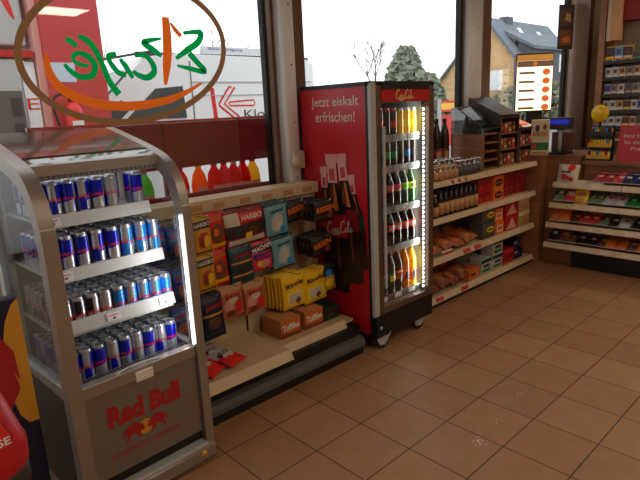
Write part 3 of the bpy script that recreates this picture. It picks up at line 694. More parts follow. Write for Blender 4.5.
def inreg(u, v, r):
    if r[0] == 'e': return ((u - r[1]) / r[3]) ** 2 + ((v - r[2]) / r[4]) ** 2 < 1
    return r[0] <= u <= r[1] and r[2] <= v <= r[3]
def bag_mesh(name, w, h, t, base, regs, nu=18, nv=20):
    m = M(); V = []; F = []; ml = []
    def th(u, v):
        e = max(0, math.sin(PI * min(1, max(0, (v - .05) / .9)))) ** .55 * (1 - abs(u) ** 3.2)
        return t / 2 * e + .0012
    for sd in (-1, 1):
        for j in range(nv + 1):
            v = j / nv
            for i in range(nu + 1):
                u = -1 + 2 * i / nu
                pinch = 1 - .035 * math.sin(PI * v) * (1 if abs(u) > .1 else 1)
                wr = .12 * t * math.sin(7 * u + 9 * v + sd) * (1 - abs(u)) * math.sin(PI * v)
                V.append((u * w / 2 * pinch, sd * (th(u, v) + wr * .5), v * h))
    n1 = (nu + 1) * (nv + 1)
    for j in range(nv):
        for i in range(nu):
            a = j * (nu + 1) + i; u = -1 + 2 * (i + .5) / nu; v = (j + .5) / nv
            c = base
            for r in regs:
                if inreg(u, v, r[:-1]): c = r[-1]
            F.append((a, a + 1, a + nu + 2, a + nu + 1)); ml.append(c)
            F.append((n1 + a, n1 + a + nu + 1, n1 + a + nu + 2, n1 + a + 1)); ml.append(base)
    ring = [j * (nu + 1) for j in range(nv + 1)]
    for a, b in zip(ring[:-1], ring[1:]):
        F += [(a, b, n1 + b, n1 + a), (a + nu, n1 + a + nu, n1 + b + nu, b + nu)]; ml += [base, base]
    top = nv * (nu + 1)
    for i in range(nu):
        F += [(i, n1 + i, n1 + i + 1, i + 1), (top + i, top + i + 1, n1 + top + i + 1, n1 + top + i)]; ml += [base, base]
    m.add(V, F, ml, True)
    return m
class Bag(Kind):
    def __init__(s, w, h, t, base, regs, texts=(), name='sweet_bag', cat='bag'):
        s.w, s.h, s.t = w, h, t; s.name, s.cat, s.o = name, cat, None
        def make(k, loc, rot, label, group):
            o = thing(name, label, cat, loc, rot, bag_mesh(name, w, h, t, base, regs), group)
            if texts:
                m = M()
                for (st, u, v, tw, tht, col, tilt) in texts:
                    yy = -(t / 2 * max(0, math.sin(PI * (v - .05) / .9)) ** .55 * (1 - abs(u) ** 3.2) + .0012 + .06 * t) - .002
                    m.text(st, tw * w, tht * h, col, T(u * w / 2, yy, v * h, ry=tilt), bold=.025)
                part('lettering', m, o)
            return o
        s.make = make
G1 = Bag(.112, .205, .04, 'gold', [(-1, 1, .72, .9, 'darkbrown'), ('e', .05, .42, .6, .2, 'mixred'), ('e', .3, .36, .35, .16, 'yellow'), ('e', -.3, .3, .3, .1, 'chestnut'), (-.9, .9, .04, .10, 'darkbrown')], [('HARIBO', 0, .81, .85, .11, 'white', -.05)])
R1 = Bag(.115, .21, .04, 'brightred', [('e', 0, .45, .75, .26, 'nuts'), ('e', -.2, .5, .3, .12, 'orange'), ('e', .3, .38, .25, .12, 'chestnut'), (-1, 1, .12, .2, 'yellow')], [('HARIBO', 0, .83, .75, .09, 'gold', -.05)])
W1 = Bag(.27, .20, .045, 'deepred', [(-.95, .95, .25, .62, 'nutsdark'), ('e', -.5, .42, .2, .1, 'charcoal'), ('e', .3, .38, .25, .12, 'brown'), (-.9, .9, .06, .2, 'offwhite'), (-.98, -.35, .62, .93, 'offwhite'), (-.3, .85, .64, .92, 'brightred'), ('e', .05, .27, .14, .1, 'yellow')], [('HARIBO', .28, .78, .5, .15, 'white', 0)])
TB = Bag(.165, .205, .035, 'paleteal', [('e', -.05, .42, .55, .26, 'lightgrey'), ('e', .05, .34, .3, .14, 'offwhite'), (-1, 1, .92, 1, 'teal'), (-1, 1, 0, .06, 'teal'), ('e', .4, .2, .3, .1, 'skyblue')], [('Gletscher', 0, .76, .6, .10, 'teal', -.1)])
RI = Bag(.165, .125, .035, 'black', [(-.9, .3, .08, .28, 'darkbrown'), ('e', .55, .3, .3, .2, 'chestnut')], [('RIESEN', -.05, .62, .86, .26, 'orange', -.12)])
TE = Bag(.155, .215, .04, 'teal', [(-.9, .9, .55, .6, 'gold'), (-.9, .9, .2, .24, 'gold'), ('e', 0, .4, .6, .14, 'nutsdark')], [('HARIBO', 0, .75, .7, .1, 'red', -.05)])
PK = Bag(.15, .175, .04, 'pink', [(-.95, .95, .66, .92, 'darkbrown'), (-.8, .9, .42, .6, 'blue'), ('e', .1, .22, .6, .15, 'palepink'), ('e', -.3, .25, .25, .1, 'yellow')], [('MAOAM', 0, .79, .9, .17, 'white', -.15), ('Kracher', .1, .51, .7, .12, 'brightred', -.15)])
NV = Bag(.14, .25, .045, 'navy', [(-.85, .85, .56, .62, 'gold'), ('e', 0, .38, .6, .13, 'nuts'), (-.8, .8, .12, .17, 'teal')], [('HARIBO', .1, .76, .75, .11, 'red', -.1)])
CA = Bag(.15, .19, .04, 'mixbeige', [(-1, 1, .80, 1, 'tan'), ('e', -.4, .4, .4, .2, 'palepink'), ('e', .45, .32, .35, .2, 'brightred'), ('e', 0, .58, .4, .12, 'offwhite'), ('e', -.3, .15, .4, .1, 'chestnut')], [('Mix', 0, .7, .6, .13, 'red', -.1)])
YE = Bag(.185, .215, .03, 'yellow', [(-.65, .75, .12, .52, 'lemon'), (-.55, .6, .16, .45, 'offwhite'), ('e', .25, .2, .25, .08, 'chestnut')], [('Ricola', 0, .72, .72, .15, 'darkbrown', -.1)])
NY = Bag(.125, .17, .035, 'gold', [(-1, 1, .6, 1, 'navy'), ('e', 0, .72, .5, .12, 'skyblue'), ('e', 0, .32, .55, .2, 'lemon')], [])
BW = Bag(.125, .19, .04, 'blue', [(-1, 1, .05, .3, 'navy'), ('e', 0, .35, .6, .2, 'mixbeige'), (-.8, .8, .62, .86, 'skyblue')], [('Wick', 0, .74, .75, .17, 'brightred', -.08)])
def hook(x, z, y0=.40):
    part('hook', M().tube([(x, .62, z), (x, y0, z + .01), (x, y0 - .012, z + .022)], .003, 'chrome', 6), gon)
def hang(K, x, ztop, y, n, step, label, group, tilt=-.06, jit=0.0, lift=.02):
    hook(x, ztop - .008, y - .05)
    for i in range(n):
        lb = label if n == 1 else label + (', front one on its hook' if i == 0 else ', %s on its hook' % ORD[i])
        K.put((x + (0 if i == 0 else jit * i), y + i * step, ztop - K.h), (0, tilt + .02 * (i % 2), .03 * ((i % 3) - 1)), lb, group)
gr1 = 'sweet bags hanging in the top row'; gr2 = 'sweet bags hanging in the second row'; gr3 = 'sweet bags hanging in the third row'
hang(BW, -.275, 1.0, .50, 1, 0, 'blue sweet bag seen through the cooler glass, upper one', gr1); hang(BW, -.275, .79, .50, 1, 0, 'blue sweet bag seen through the cooler glass, lower one', gr2)
hang(BW, -.14, .985, .52, 1, 0, 'blue sweet bag hidden partly by the cooler rim, upper one', gr1); hang(BW, -.14, .77, .52, 1, 0, 'blue sweet bag hidden partly by the cooler rim, lower one', gr2)
hang(BW, -.17, .56, .52, 1, 0, 'blue sweet bag low behind the cooler glass', gr3)
hang(G1, -.012, 1.01, .50, 3, .036, 'gold bear sweet bag in the top row beside the cooler', gr1)
hang(R1, .09, 1.015, .52, 2, .036, 'bright red sweet bag in the top row', gr1)
hang(W1, .265, 1.008, .50, 2, .045, 'wide dark red and white sweet bag in the top row', gr1)
hang(TB, .488, 1.015, .50, 3, .036, 'pale teal sweet bag in the top row', gr1, jit=-.004)
hang(RI, .64, 1.0, .50, 2, .035, 'black toffee bag with orange lettering in the top row', gr1, tilt=-.08)
hang(RI, .748, .995, .375, 6, .036, 'black toffee bag at the right end of the top row', gr1, tilt=.02)
hang(G1, -.01, .805, .50, 3, .036, 'gold bear sweet bag in the second row beside the cooler', gr2)
hang(R1, .085, .815, .52, 2, .036, 'bright red sweet bag in the second row', gr2)
hang(TE, .22, .808, .50, 2, .038, 'dark teal sweet bag in the second row', gr2)
hang(PK, .358, .808, .50, 2, .036, 'pink sweet bag with white lettering in the second row', gr2)
hang(TB, .525, .812, .50, 3, .036, 'pale teal sweet bag in the second row', gr2, jit=-.004)
hang(RI, .755, .775, .41, 5, .035, 'black toffee bag with orange lettering in the second row', gr2, tilt=-.1)
hang(NV, .005, .575, .50, 2, .04, 'navy sweet bag with red lettering in the third row', gr3)
hang(CA, .135, .60, .50, 2, .036, 'beige and red candy bag in the third row, left stack', gr3)
hang(CA, .29, .585, .50, 2, .036, 'beige and red candy bag in the third row, right stack', gr3)
hang(YE, .565, .565, .47, 6, .027, 'yellow herb drop bag in the third row, left stack', gr3, jit=-.007, tilt=-.06)
hang(YE, .735, .555, .47, 3, .03, 'yellow herb drop bag in the third row, right stack', gr3, jit=-.004, tilt=-.06)
hang(NY, .855, .55, .47, 2, .04, 'navy and yellow sweet bag beside the red fridge panel', gr3)
# goods on the decks
RW = Bag(.135, .19, .045, 'brightred', [(-1, 1, .5, .92, 'lightgrey'), ('e', 0, .55, .8, .12, 'coffee'), ('e', .1, .42, .7, .1, 'offwhite'), (-.6, .5, .92, 1, 'offwhite')], [('Crunch', 0, .56, .8, .14, 'offwhite', .1)], name='candy_pouch', cat='bag')
RW.put((-.135, .255, .258), (-1.42, 0, .55), 'red and silver candy pouch lying on the low deck, left one', 'candy pouches on the low deck')
RW.put((.0, .27, .258), (-1.42, 0, .35), 'red and silver candy pouch lying on the low deck, right one', 'candy pouches on the low deck')
RW.put((-.055, .34, .262), (-1.42, 0, .1), 'red and silver candy pouch lying behind the other two on the deck', 'candy pouches on the low deck')
def toffee(k, loc, rot, label, group):
    m = M(); m.box(-.075, .075, -.0093, .0093, 0, .115, 'toffee', c=.001); m.box(-.0755, .0755, -.007, .005, .004, .1154, 'tan')
    o = thing('toffee_box', label, 'box', loc, rot, m, group)
    m = M(); m.text('Toffifee', .125, .042, 'white', T(0, -.0099, .066, ry=-.06), bold=.03); m.flat([(-.075, .006), (.075, .006), (.075, .025), (-.075, .032)], 'chestnut', T(0, -.0096, 0)); part('printed_face', m, o)
    return o
TK = Kind('toffee_box', 'box', toffee)
for i in range(9):
    TK.put((.455 - .0 * i, .40 + i * .0205, .2125), (0, 0, -.02), 'orange brown toffee box in the left row, %s from the front' % ORD[i], 'toffee boxes on the right deck')
for i in range(7):
    TK.put((.645, .40 + i * .0205, .2125), (0, 0, .02), 'orange brown toffee box in the right row, %s from the front' % ORD[i], 'toffee boxes on the right deck')
def mint(k, loc, rot, label, group):
    m = M(); m.box(-.065, .065, -.02, .02, 0, .085, 'darkgreen', c=.002)
    o = thing('mint_box', label, 'box', loc, rot, m, group)
    m = M(); m.flat([(-.05, .02), (.05, .02), (.05, .06), (-.05, .06)], 'black', T(0, -.0202, 0)); m.flat([(-.03, .03), (.03, .03), (.03, .05), (-.03, .05)], 'brown', T(0, -.0210, 0)); part('printed_face', m, o); return o
MK = Kind('mint_box', 'box', mint)
for i in range(4): MK.put((.805, .42 + i * .042, .2125), 0, 'dark green mint box beside the toffee boxes, %s from the front' % ORD[i], 'mint boxes on the right deck')

# ================================================================== tall red glass door fridge
FX, FY, FW, FD = .925, .15, .61, .585
fr = thing('bottle_fridge', 'tall red glass door fridge lit inside with bottles and cans', 'fridge', (FX, FY, 0), 0)
m = M(); m.box(.004, .022, .03, FD, .12, 1.655, 'cokered')
sp = part('side_panel', m, fr, 'red panel printed with bottles')
m = M(); m.box(.0, .024, .013, .03, .10, 1.66, 'black'); part('corner_profile', m, fr)
XS = T(.0035, 0, 0, rz=-PI / 2)         # text frame on the left face: local x runs towards the room
part('slogan', M().text('Jetzt eiskalt', .40, .072, 'offwhite', T(.0035, .285, 1.557, rz=-PI / 2), bold=.006), sp, 'white lettering')
part('slogan', M().text('erfrischen!', .335, .062, 'offwhite', T(.0035, .285, 1.475, rz=-PI / 2), bold=.006), sp, 'white lettering')
def print_bottle(yc, z0, H, w, d, label, ry=-.05):
    """flat printed bottle on the left panel, leaning by ry"""
    p = [(-.36, 0), (-.40, .03), (-.5, .36), (-.5, .42), (-.44, .47), (-.5, .52), (-.46, .60), (-.3, .70), (-.22, .80), (-.2, .93), (-.24, .94), (-.24, 1.0)]
    P = [(x * w, z * H) for x, z in p] + [(-x * w, z * H) for x, z in reversed(p)]
    X = T(.0032 - d, yc, z0, rz=-PI / 2, ry=ry)
    m = M(); m.flat(P, 'coffee', X)
    m.flat([(-.20 * w, .62 * H), (-.05 * w, .62 * H), (-.05 * w, .75 * H), (-.10 * w, .78 * H)], 'chestnut', T(.0022 - d, yc, z0, rz=-PI / 2, ry=ry))
    m.flat([(-.02 * w, .18 * H), (.1 * w, .18 * H), (.1 * w, .40 * H), (-.02 * w, .40 * H)], 'brown', T(.0022 - d, yc, z0, rz=-PI / 2, ry=ry))
    m.flat([(.0 * w, .60 * H), (.2 * w, .60 * H), (.06 * w, .79 * H), (.0 * w, .79 * H)], 'toffee', T(.0022 - d, yc, z0, rz=-PI / 2, ry=ry))
    Q = [(-.215 * w, .80 * H), (.215 * w, .80 * H), (.20 * w, .93 * H), (.25 * w, .94 * H), (.24 * w, 1.0 * H), (-.24 * w, 1.0 * H), (-.25 * w, .94 * H), (-.20 * w, .93 * H)]
    m.flat(Q, 'palepink', T(.0020 - d, yc, z0, rz=-PI / 2, ry=ry))
    m.flat([(-.11 * w, .82 * H), (.11 * w, .82 * H), (.11 * w, .90 * H), (-.11 * w, .90 * H)], 'pinkred', T(.0012 - d, yc, z0, rz=-PI / 2, ry=ry))
    if label:
        m.flat([(-.5 * w, .41 * H), (.5 * w, .41 * H), (.48 * w, .575 * H), (-.48 * w, .575 * H)], label, T(.0016 - d, yc, z0, rz=-PI / 2, ry=ry))
    return m
m = M()
part('bottle_print', print_bottle(.38, .50, .67, .125, .0, 'red', -.03), sp)
part('bottle_print', print_bottle(.082, .545, .59, .125, .0, 'darkgreen', -.14), sp)
part('bottle_print', print_bottle(.145, .44, .82, .175, .002, 'deepred', -.115), sp)
part('bottle_print', print_bottle(.28, .36, .89, .20, .004, 'red', -.05), sp)
m = M(); script_logo(m, T(-.0045, .265, .79, rz=-PI / 2, ry=-.14, s=.036), 'offwhite', w=.24); part('brand_script', m, sp, 'white script lettering')
m = M(); m.box(.024, FW - .02, FD - .02, FD, .12, 1.655, 'black'); m.box(.024, FW - .024, .03, FD, .12, .275, 'black'); m.box(FW - .022, FW, .03, FD, .12, 1.655, 'dark')
m.box(.0, FW, .0, FD, 1.64, 1.665, 'black'); part('cabinet', m, fr)
m = M(); m.box(.024, .05, .05, FD - .02, .275, 1.64, 'lightgrey'); m.box(FW - .05, FW - .022, .05, FD - .02, .275, 1.64, 'lightgrey'); m.box(.05, FW - .05, FD - .045, FD - .02, .275, 1.64, 'lightgrey')
m.box(.05, FW - .05, .05, FD - .045, .262, .28, 'lightgrey'); m.box(.05, FW - .05, .05, FD - .045, 1.545, 1.64, 'lightgrey')
for k in range(5): m.box(.09, .20, FD - .048, FD - .045, 1.44 + k * .016, 1.447 + k * .016, 'midgrey')
part('liner', m, fr, 'pale grey interior')
# door
m = M(); m.box(.0, .044, -.014, .012, .25, 1.655, 'lightgrey', c=.003); m.box(.045, .092, -.012, .03, .25, 1.64, 'stile', c=.003); m.box(FW - .05, FW, -.012, .03, .25, 1.64, 'stile', c=.003)
m.box(.092, FW - .05, -.012, .03, 1.545, 1.64, 'black'); m.box(.092, FW - .05, -.010, .03, .25, .285, 'stile')
m.box(FW - .006, FW + .004, -.01, .03, .25, 1.66, 'black')
door = part('door', m, fr)
part('glass', M().box(.092, FW - .05, .006, .012, .285, 1.545, 'doorglass'), door)
m = M(); m.box(.093, FW - .052, -.014, .02, 1.641, 1.664, 'black'); part('top_trim', m, fr)
part('header_sign', M().box(.0925, FW - .0505, -.0135, -.0121, 1.547, 1.615, 'cokered'), door, 'red header')
m = M(); script_logo(m, T(.31, -.0138, 1.586, s=.026), 'palegold', w=.25); part('brand_script', m, door, 'golden script lettering')
m = M(); m.box(.082, .10, -.034, -.022, .42, 1.41, 'lightgrey', c=.003); m.box(.084, .096, -.024, -.010, .62, .64, 'dark'); m.box(.084, .096, -.024, -.010, 1.22, 1.24, 'dark'); part('door_handle', m, door)
m = M(); m.box(.02, FW - .004, -.01, .03, .10, .248, 'black', c=.003)
for k in range(5): m.box(.10, FW - .06, -.0115, -.009, .135 + k * .02, .143 + k * .02, 'dark')
m.lathe([(.011, 0), (.011, .006)], 'lightgrey', 12, X=T(.055, -.010, .165, rx=PI / 2)); part('base_grille', m, fr)
m = M(); m.box(FW - .074, FW - .062, .022, .032, .30, 1.52, 'midgrey')
for k in range(40): m.box(FW - .073, FW - .063, .018, .024, .305 + k * .0303, .321 + k * .0303, 'ledstrip')
part('light_strip', m, fr, 'bright white light strip')
for (px_, py_, e) in ((FW - .085, .03, 3.2),):
    L = bpy.data.lights.new('fridge_glow', 'AREA'); L.shape = 'RECTANGLE'; L.size = .03; L.size_y = 1.2; L.energy = e; L.color = (.97, .98, .92)
    lo = bpy.data.objects.new('fridge_glow', L); COL.objects.link(lo); lo.parent = fr; lo.location = (px_, py_, .92); lo.rotation_euler = Vector((-.75, .65, 0)).to_track_quat('-Z', 'Y').to_euler()
FS = [1.345, 1.158, .900, .645, .322]
for z in FS:
    m = M(); m.box(.052, FW - .052, .055, FD - .05, z - .008, z, 'lightgrey')
    m.box(.052, FW - .08, .046, .055, z - .034, z + .008, 'steel')
    s_ = part('shelf', m, fr)
    for k in range(3): part('price_tag', M().box(.12 + k * .145, .19 + k * .145, .0445, .0459, z - .028, z + .002, 'grey' if z > .33 else 'white'), s_)
def caster_parts(x, y, rz):
    m = M(); X = T(x, y, 0, rz=rz)
    m.lathe([(.03, 0), (.042, .004), (.042, .022), (.03, .026)], 'rubber', 20, X=X @ T(0, .013, .042, rx=PI / 2)); w = part('caster_wheel', m, fr)
    m = M(); m.prism([(-.05, .105), (.06, .105), (.05, .085), (.02, .03), (-.016, .03), (-.04, .085)], -.022, -.015, 'lightgrey', 'y', X); m.prism([(-.05, .105), (.06, .105), (.05, .085), (.02, .03), (-.016, .03), (-.04, .085)], .015, .022, 'lightgrey', 'y', X)
    m.box(-.05, .06, -.022, .022, .100, .118, 'lightgrey', X=X); part('caster_bracket', m, fr)
caster_parts(.105, .035, -.5); caster_parts(FW - .10, .05, -.5); caster_parts(.08, FD - .08, .1); caster_parts(FW - .08, FD - .08, .1)

# fridge contents
def can330(col, band, top='cansilver'):
    def make(k, loc, rot, label, group):
        m = M(); m.lathe([(.024, 0), (.0285, .006), (.029, .012), (.029, .05), (.029, .09), (.029, .148), (.0255, .158), (.0245, .162)], col, 18, mats=['cansilver', col, col, band, col, top, 'cansilver'])
        o = thing('drink_can', label, 'can', loc, rot, m, group); part('lid', M().lathe([(.0255, .1615), (.026, .165), (.022, .1645), (.021, .162)], 'cansilver', 18), o); return o
    return make
def bottle(col, capc, lab, H=.225, R=.032, neck=.011, name='drink_bottle', lab2=None, zl=(.42, .62)):
    def make(k, loc, rot, label, group):
        m = M(); pr = [(R * .8, 0), (R, H * .03), (R, H * .25), (R * .93, H * .40), (R, H * .62), (R * .92, H * .70), (neck * 1.5, H * .86), (neck, H * .92), (neck, H * .945)]
        m.lathe(pr, col, 18); o = thing(name, label, 'bottle', loc, rot, m, group)
        m = M(); r2 = R * 1.03; m.lathe([(r2, H * zl[0]), (r2, H * zl[1])], lab, 18)
        if lab2: m.add([(r2 * 1.02 * math.sin(a), -r2 * 1.02 * math.cos(a), H * z) for z in (zl[0] + .05, zl[1] - .05) for a in (-.9, -.45, 0, .45, .9)], [(i, i + 1, i + 6, i + 5) for i in range(4)], lab2)
        part('bottle_label', m, o); part('cap', M().lathe([(neck * 1.25, H * .925), (neck * 1.25, H * .99), (neck * .9, H)], capc, 14), o); return o
    return make
def row_in_fridge(z, items, depth, H, gname, levelname, pitch=.0655, x0=.115, y0=.088, dy=.068):
    for i, (K, nm) in enumerate(items):
        for r in range(depth):
            K.put((FX + x0 + i * pitch, FY + y0 + r * dy, z + .0005), rc.uniform(-.4, .4),
                  '%s, %s from left %s on the fridge\'s %s' % (nm, ORD[i], 'in front' if r == 0 else '%s row back' % ORD[r], levelname), gname)
kc = Kind('drink_can', 'can', can330('candark', 'black', 'canred')); kr = Kind('drink_can', 'can', can330('coffee', 'brightred', 'brightred')); ky = Kind('drink_can', 'can', can330('yellow', 'lemon'))
kg = Kind('drink_can', 'can', can330('black', 'greenmark', 'black')); kd = Kind('drink_can', 'can', can330('coffee', 'black', 'dark')); kb = Kind('drink_can', 'can', can330('navy', 'skyblue', 'black'))
row_in_fridge(FS[0], [(kr, 'dark red topped can'), (kr, 'dark red topped can'), (kc, 'black and red can'), (kr, 'dark red topped can'), (ky, 'yellow lemonade can'), (ky, 'yellow lemonade can'), (ky, 'yellow lemonade can')], 3, .165, 'cans on the top fridge shelf', 'top shelf')
row_in_fridge(FS[1], [(kg, 'black can with green mark'), (kg, 'black can with green mark'), (kg, 'black can with green mark'), (kg, 'black can with green mark'), (kd, 'dark brown can'), (kb, 'dark can with blue band'), (kd, 'dark brown can')], 3, .165, 'cans on the second fridge shelf', 'second shelf')
bk = Kind('drink_bottle', 'bottle', bottle('cola', 'brightred', 'brightred', .225, lab2='offwhite')); bo = Kind('drink_bottle', 'bottle', bottle('cola', 'orange', 'pinkred', .225)); bs = Kind('drink_bottle', 'bottle', bottle('spritegreen', 'green', 'lemon', .225, lab2='green'))
bl = Kind('drink_bottle', 'bottle', bottle('darkgreen', 'yellow', 'lime', .225)); bz = Kind('drink_bottle', 'bottle', bottle('cola', 'black', 'midgrey', .225, lab2='deepred')); bw = Kind('drink_bottle', 'bottle', bottle('cola', 'brown', 'offwhite', .285, .034, lab2='grey', zl=(.3, .5)))
bg = Kind('drink_bottle', 'bottle', bottle('coffee', 'brown', 'spritegreen', .285, .034, lab2='lemon', zl=(.25, .48))); bf = Kind('drink_bottle', 'bottle', bottle('fanta', 'orange', 'orange', .285, .034, lab2='navy', zl=(.2, .46))); bn = Kind('drink_bottle', 'bottle', bottle('cola', 'orange', 'orange', .285, .034, lab2='deepred', zl=(.3, .5)))
by = Kind('drink_bottle', 'bottle', bottle('lemonade', 'orange', 'orange', .285, .034, lab2='navy', zl=(.15, .42)))
row_in_fridge(FS[2], [(bz, 'cola bottle with grey label'), (bo, 'cola bottle with orange cap'), (bo, 'cola bottle with orange cap'), (bo, 'cola bottle with orange cap'), (bl, 'dark lime labelled bottle'), (bs, 'green lemonade bottle')], 3, .2, 'bottles on the third fridge shelf', 'third shelf', pitch=.074, x0=.12)
row_in_fridge(FS[3], [(bk, 'cola bottle with red label'), (bz, 'cola bottle with grey label'), (bk, 'cola bottle with red label'), (bk, 'cola bottle with red label'), (bk, 'cola bottle with red label'), (bk, 'cola bottle with red label')], 3, .2, 'bottles on the fourth fridge shelf', 'fourth shelf', pitch=.074, x0=.12)
row_in_fridge(FS[4], [(bk, 'cola bottle with red label'), (bw, 'white labelled dark bottle'), (bg, 'green labelled dark bottle'), (bn, 'orange labelled dark bottle'), (bf, 'orange soda bottle'), (by, 'yellow soda bottle')], 3, .25, 'bottles on the bottom fridge shelf', 'bottom shelf', pitch=.076, x0=.115)

# ================================================================== long low shelf unit under the windows
UX0, UXM, UX1, UYF, UYB = 1.62, 2.535, 3.42, .32, .76
un = thing('wall_shelf_unit', 'long cream shelf unit of four levels below the right hand windows', 'shelves', (0, 0, 0), 0)
part('back_panel', M().box(UX0, UX1, UYB - .02, UYB, 0, .94, 'pegboard'), un)
part('side_panel', M().box(UX0 - .02, UX0, UYF + .03, UYB, 0, .96, 'wood'), un)
part('kick_plate', M().box(UX0, UX1, UYF + .012, UYF + .03, 0, .05, 'black'), un)
LVZ = [.968, .695, .392, .082]; LVB = [.93, .655, .348, .04]
for i, (z, b) in enumerate(zip(LVZ, LVB)):
    for (a, c, nm) in ((UX0, UXM - .003, 'left'), (UXM + .003, UX1, 'right')):
        m = M(); m.box(a, c, UYF + .012, UYB - .021, z - .02, z - .006, 'deck'); m.prism([(UYF + .014, z + .002), (UYF + .004, z + .002), (UYF - .012, b), (UYF - .002, b)], a, c, 'strip', 'x')
        s_ = part('shelf_board', m, un)
        tg = [('red', [2.02, 2.11, 2.20])] if (i == 0 and nm == 'left') else [('pinkred', [2.2, 2.36])] if (i == 2 and nm == 'left') else [('pinkred', [1.83, 2.18])] if (i == 3 and nm == 'left') else []
        for col, xs in tg:
            for x in xs: part('price_tag', M().box(x, x + (.03 if i == 0 else .1), -.0015, 0, b + .006 - (b + z) / 2, z - .004 - (b + z) / 2, col), s_, None, (0, UYF - .0055, (b + z) / 2), (-.38, 0, 0))
def carton(name, w, d, h, col, faces=(), bev=.002, cat='box', txt=()):
    def make(k, loc, rot, label, group):
        o = thing(name, label, cat, loc, rot, M().box(-w / 2, w / 2, 0, d, 0, h, col, c=bev), group)
        m = M()
        for i, f in enumerate(faces):
            if f[0] == 'e': m.flat([(f[1] * w + f[3] * w * math.cos(a * PI / 10), f[2] * h + f[4] * h * math.sin(a * PI / 10)) for a in range(20)], f[5], T(0, -.0003 - .0009 * i, 0))
            else: m.flat([(x * w, z * h) for x, z in f[0]], f[1], T(0, -.0003 - .0009 * i, 0))
        for (s_, tx, tz, tw, tht, c) in txt: m.text(s_, tw * w, tht * h, c, T(tx * w, -.0022 - .0009 * len(faces), tz * h), bold=.03)
        if faces or txt: part('printed_face', m, o)
        return o
    return Kind(name, cat, make)
R4 = lambda x0, x1, z0, z1: [(x0, z0), (x1, z0), (x1, z1), (x0, z1)]
# top: jars, glass bottles, tall bottles
def jar_make(H, R, body, labc, capc):
    def make(k, loc, rot, label, group):
        o = thing('glass_jar', label, 'jar', loc, rot, M().lathe([(R * .9, 0), (R, .006), (R, H * .75), (R * .7, H * .86), (R * .68, H * .9)], body, 16), group)
        part('jar_label', M().lathe([(R * 1.03, H * .1), (R * 1.03, H * .66)], labc, 16), o); part('lid', M().lathe([(R * .76, H * .86), (R * .78, H * .99), (R * .6, H)], capc, 16), o); return o
    return make
kj = Kind('glass_jar', 'jar', jar_make(.105, .03, 'jarglass', 'tan', 'tan')); kjs = Kind('glass_jar', 'jar', jar_make(.13, .03, 'jarglass', 'midgrey', 'chrome'))
for i in range(6): kj.put((1.80 + i * .066, .365, .963), rc.uniform(0, 3), 'small jar with tan label at the shelf top\'s front, %s from the fridge' % ORD[i], 'jars on the shelf unit top')
for i in range(6): kj.put((1.80 + i * .066, .44, .963), rc.uniform(0, 3), 'small jar with tan label in the second row, %s from the fridge' % ORD[i], 'jars on the shelf unit top')
for r in range(3):
    for i in range(5 if r == 0 else 9): kjs.put(((2.20 if r == 0 else 1.85) + i * .07, .37 + r * .082 + (.06 if r else 0), .963), rc.uniform(0, 3), 'clear glass jar with silver lid, %s in the %s row of jars' % (ORD[i], ORD[r]), 'silver lidded jars on the shelf unit top')
kt = Kind('tall_bottle', 'bottle', bottle('coffee', 'black', 'deepred', .44, .042, .014, 'tall_bottle', lab2='tan', zl=(.15, .45)))
for i in range(3): kt.put((2.24 + i * .10, .685 - .01 * i, .963), 0, 'tall dark bottle with red label behind the jars beside the fridge, %s from left' % ORD[i], 'tall dark bottles')
# second level
ks = Kind('liquor_bottle', 'bottle', bottle('coffee', 'black', 'tan', .205, .029, .011, 'liquor_bottle', zl=(.12, .55))); ks2 = Kind('liquor_bottle', 'bottle', bottle('coffee', 'offwhite', 'tan', .18, .03, .011, 'liquor_bottle', zl=(.1, .5)))
for r in range(3):
    for i in range(10):
        K = ks2 if i < 2 else ks
        K.put((1.80 + i * .069, .36 + r * .075, .69), rc.uniform(-.4, .4), 'dark bottle with tan label on the second level, %s from left, %s row' % (ORD[i], ORD[r]), 'dark liquor bottles on the second level')
rb = carton('chocolate_box', .10, .10, .10, 'red', [(R4(-.4, .4, .55, .8), 'deepred'), ('e', 0, .3, .3, .14, 'brightred')])
for i, (x, z) in enumerate([(2.59, .69), (2.59, .791), (2.70, .69), (2.70, .791)]): rb.put((x, .40, z), 0, 'small red chocolate box %s, %s the orange coffee packs' % (['below', 'on top'][i % 2], ['further left of', 'just left of'][i // 2]), 'red chocolate boxes')
cb = carton('coffee_pack', .165, .16, .105, 'orange', [('e', 0, .42, .40, .30, 'coffee'), (R4(-.3, .3, .36, .48), 'toffee')])
cb.put((2.845, .38, .69), 0, 'orange coffee pack with black oval, lower of the stacked pair', 'orange coffee packs'); cb.put((2.845, .38, .796), 0, 'orange coffee pack with black oval, upper of the stacked pair', 'orange coffee packs')
db = carton('gift_box', .215, .16, .108, 'deepred', [('e', -.15, .7, .03, .06, 'palepink'), ('e', .22, .72, .03, .06, 'palepink'), (R4(-.46, .46, .04, .09), 'red')])
for i, (x, z) in enumerate([(3.05, .69), (3.05, .799), (3.275, .69), (3.275, .799)]): db.put((x, .40, z), 0, 'deep red dotted gift box, %s one of the %s stack at the shelf end' % (['lower', 'upper'][i % 2], ['left', 'right'][i // 2]), 'deep red gift boxes')
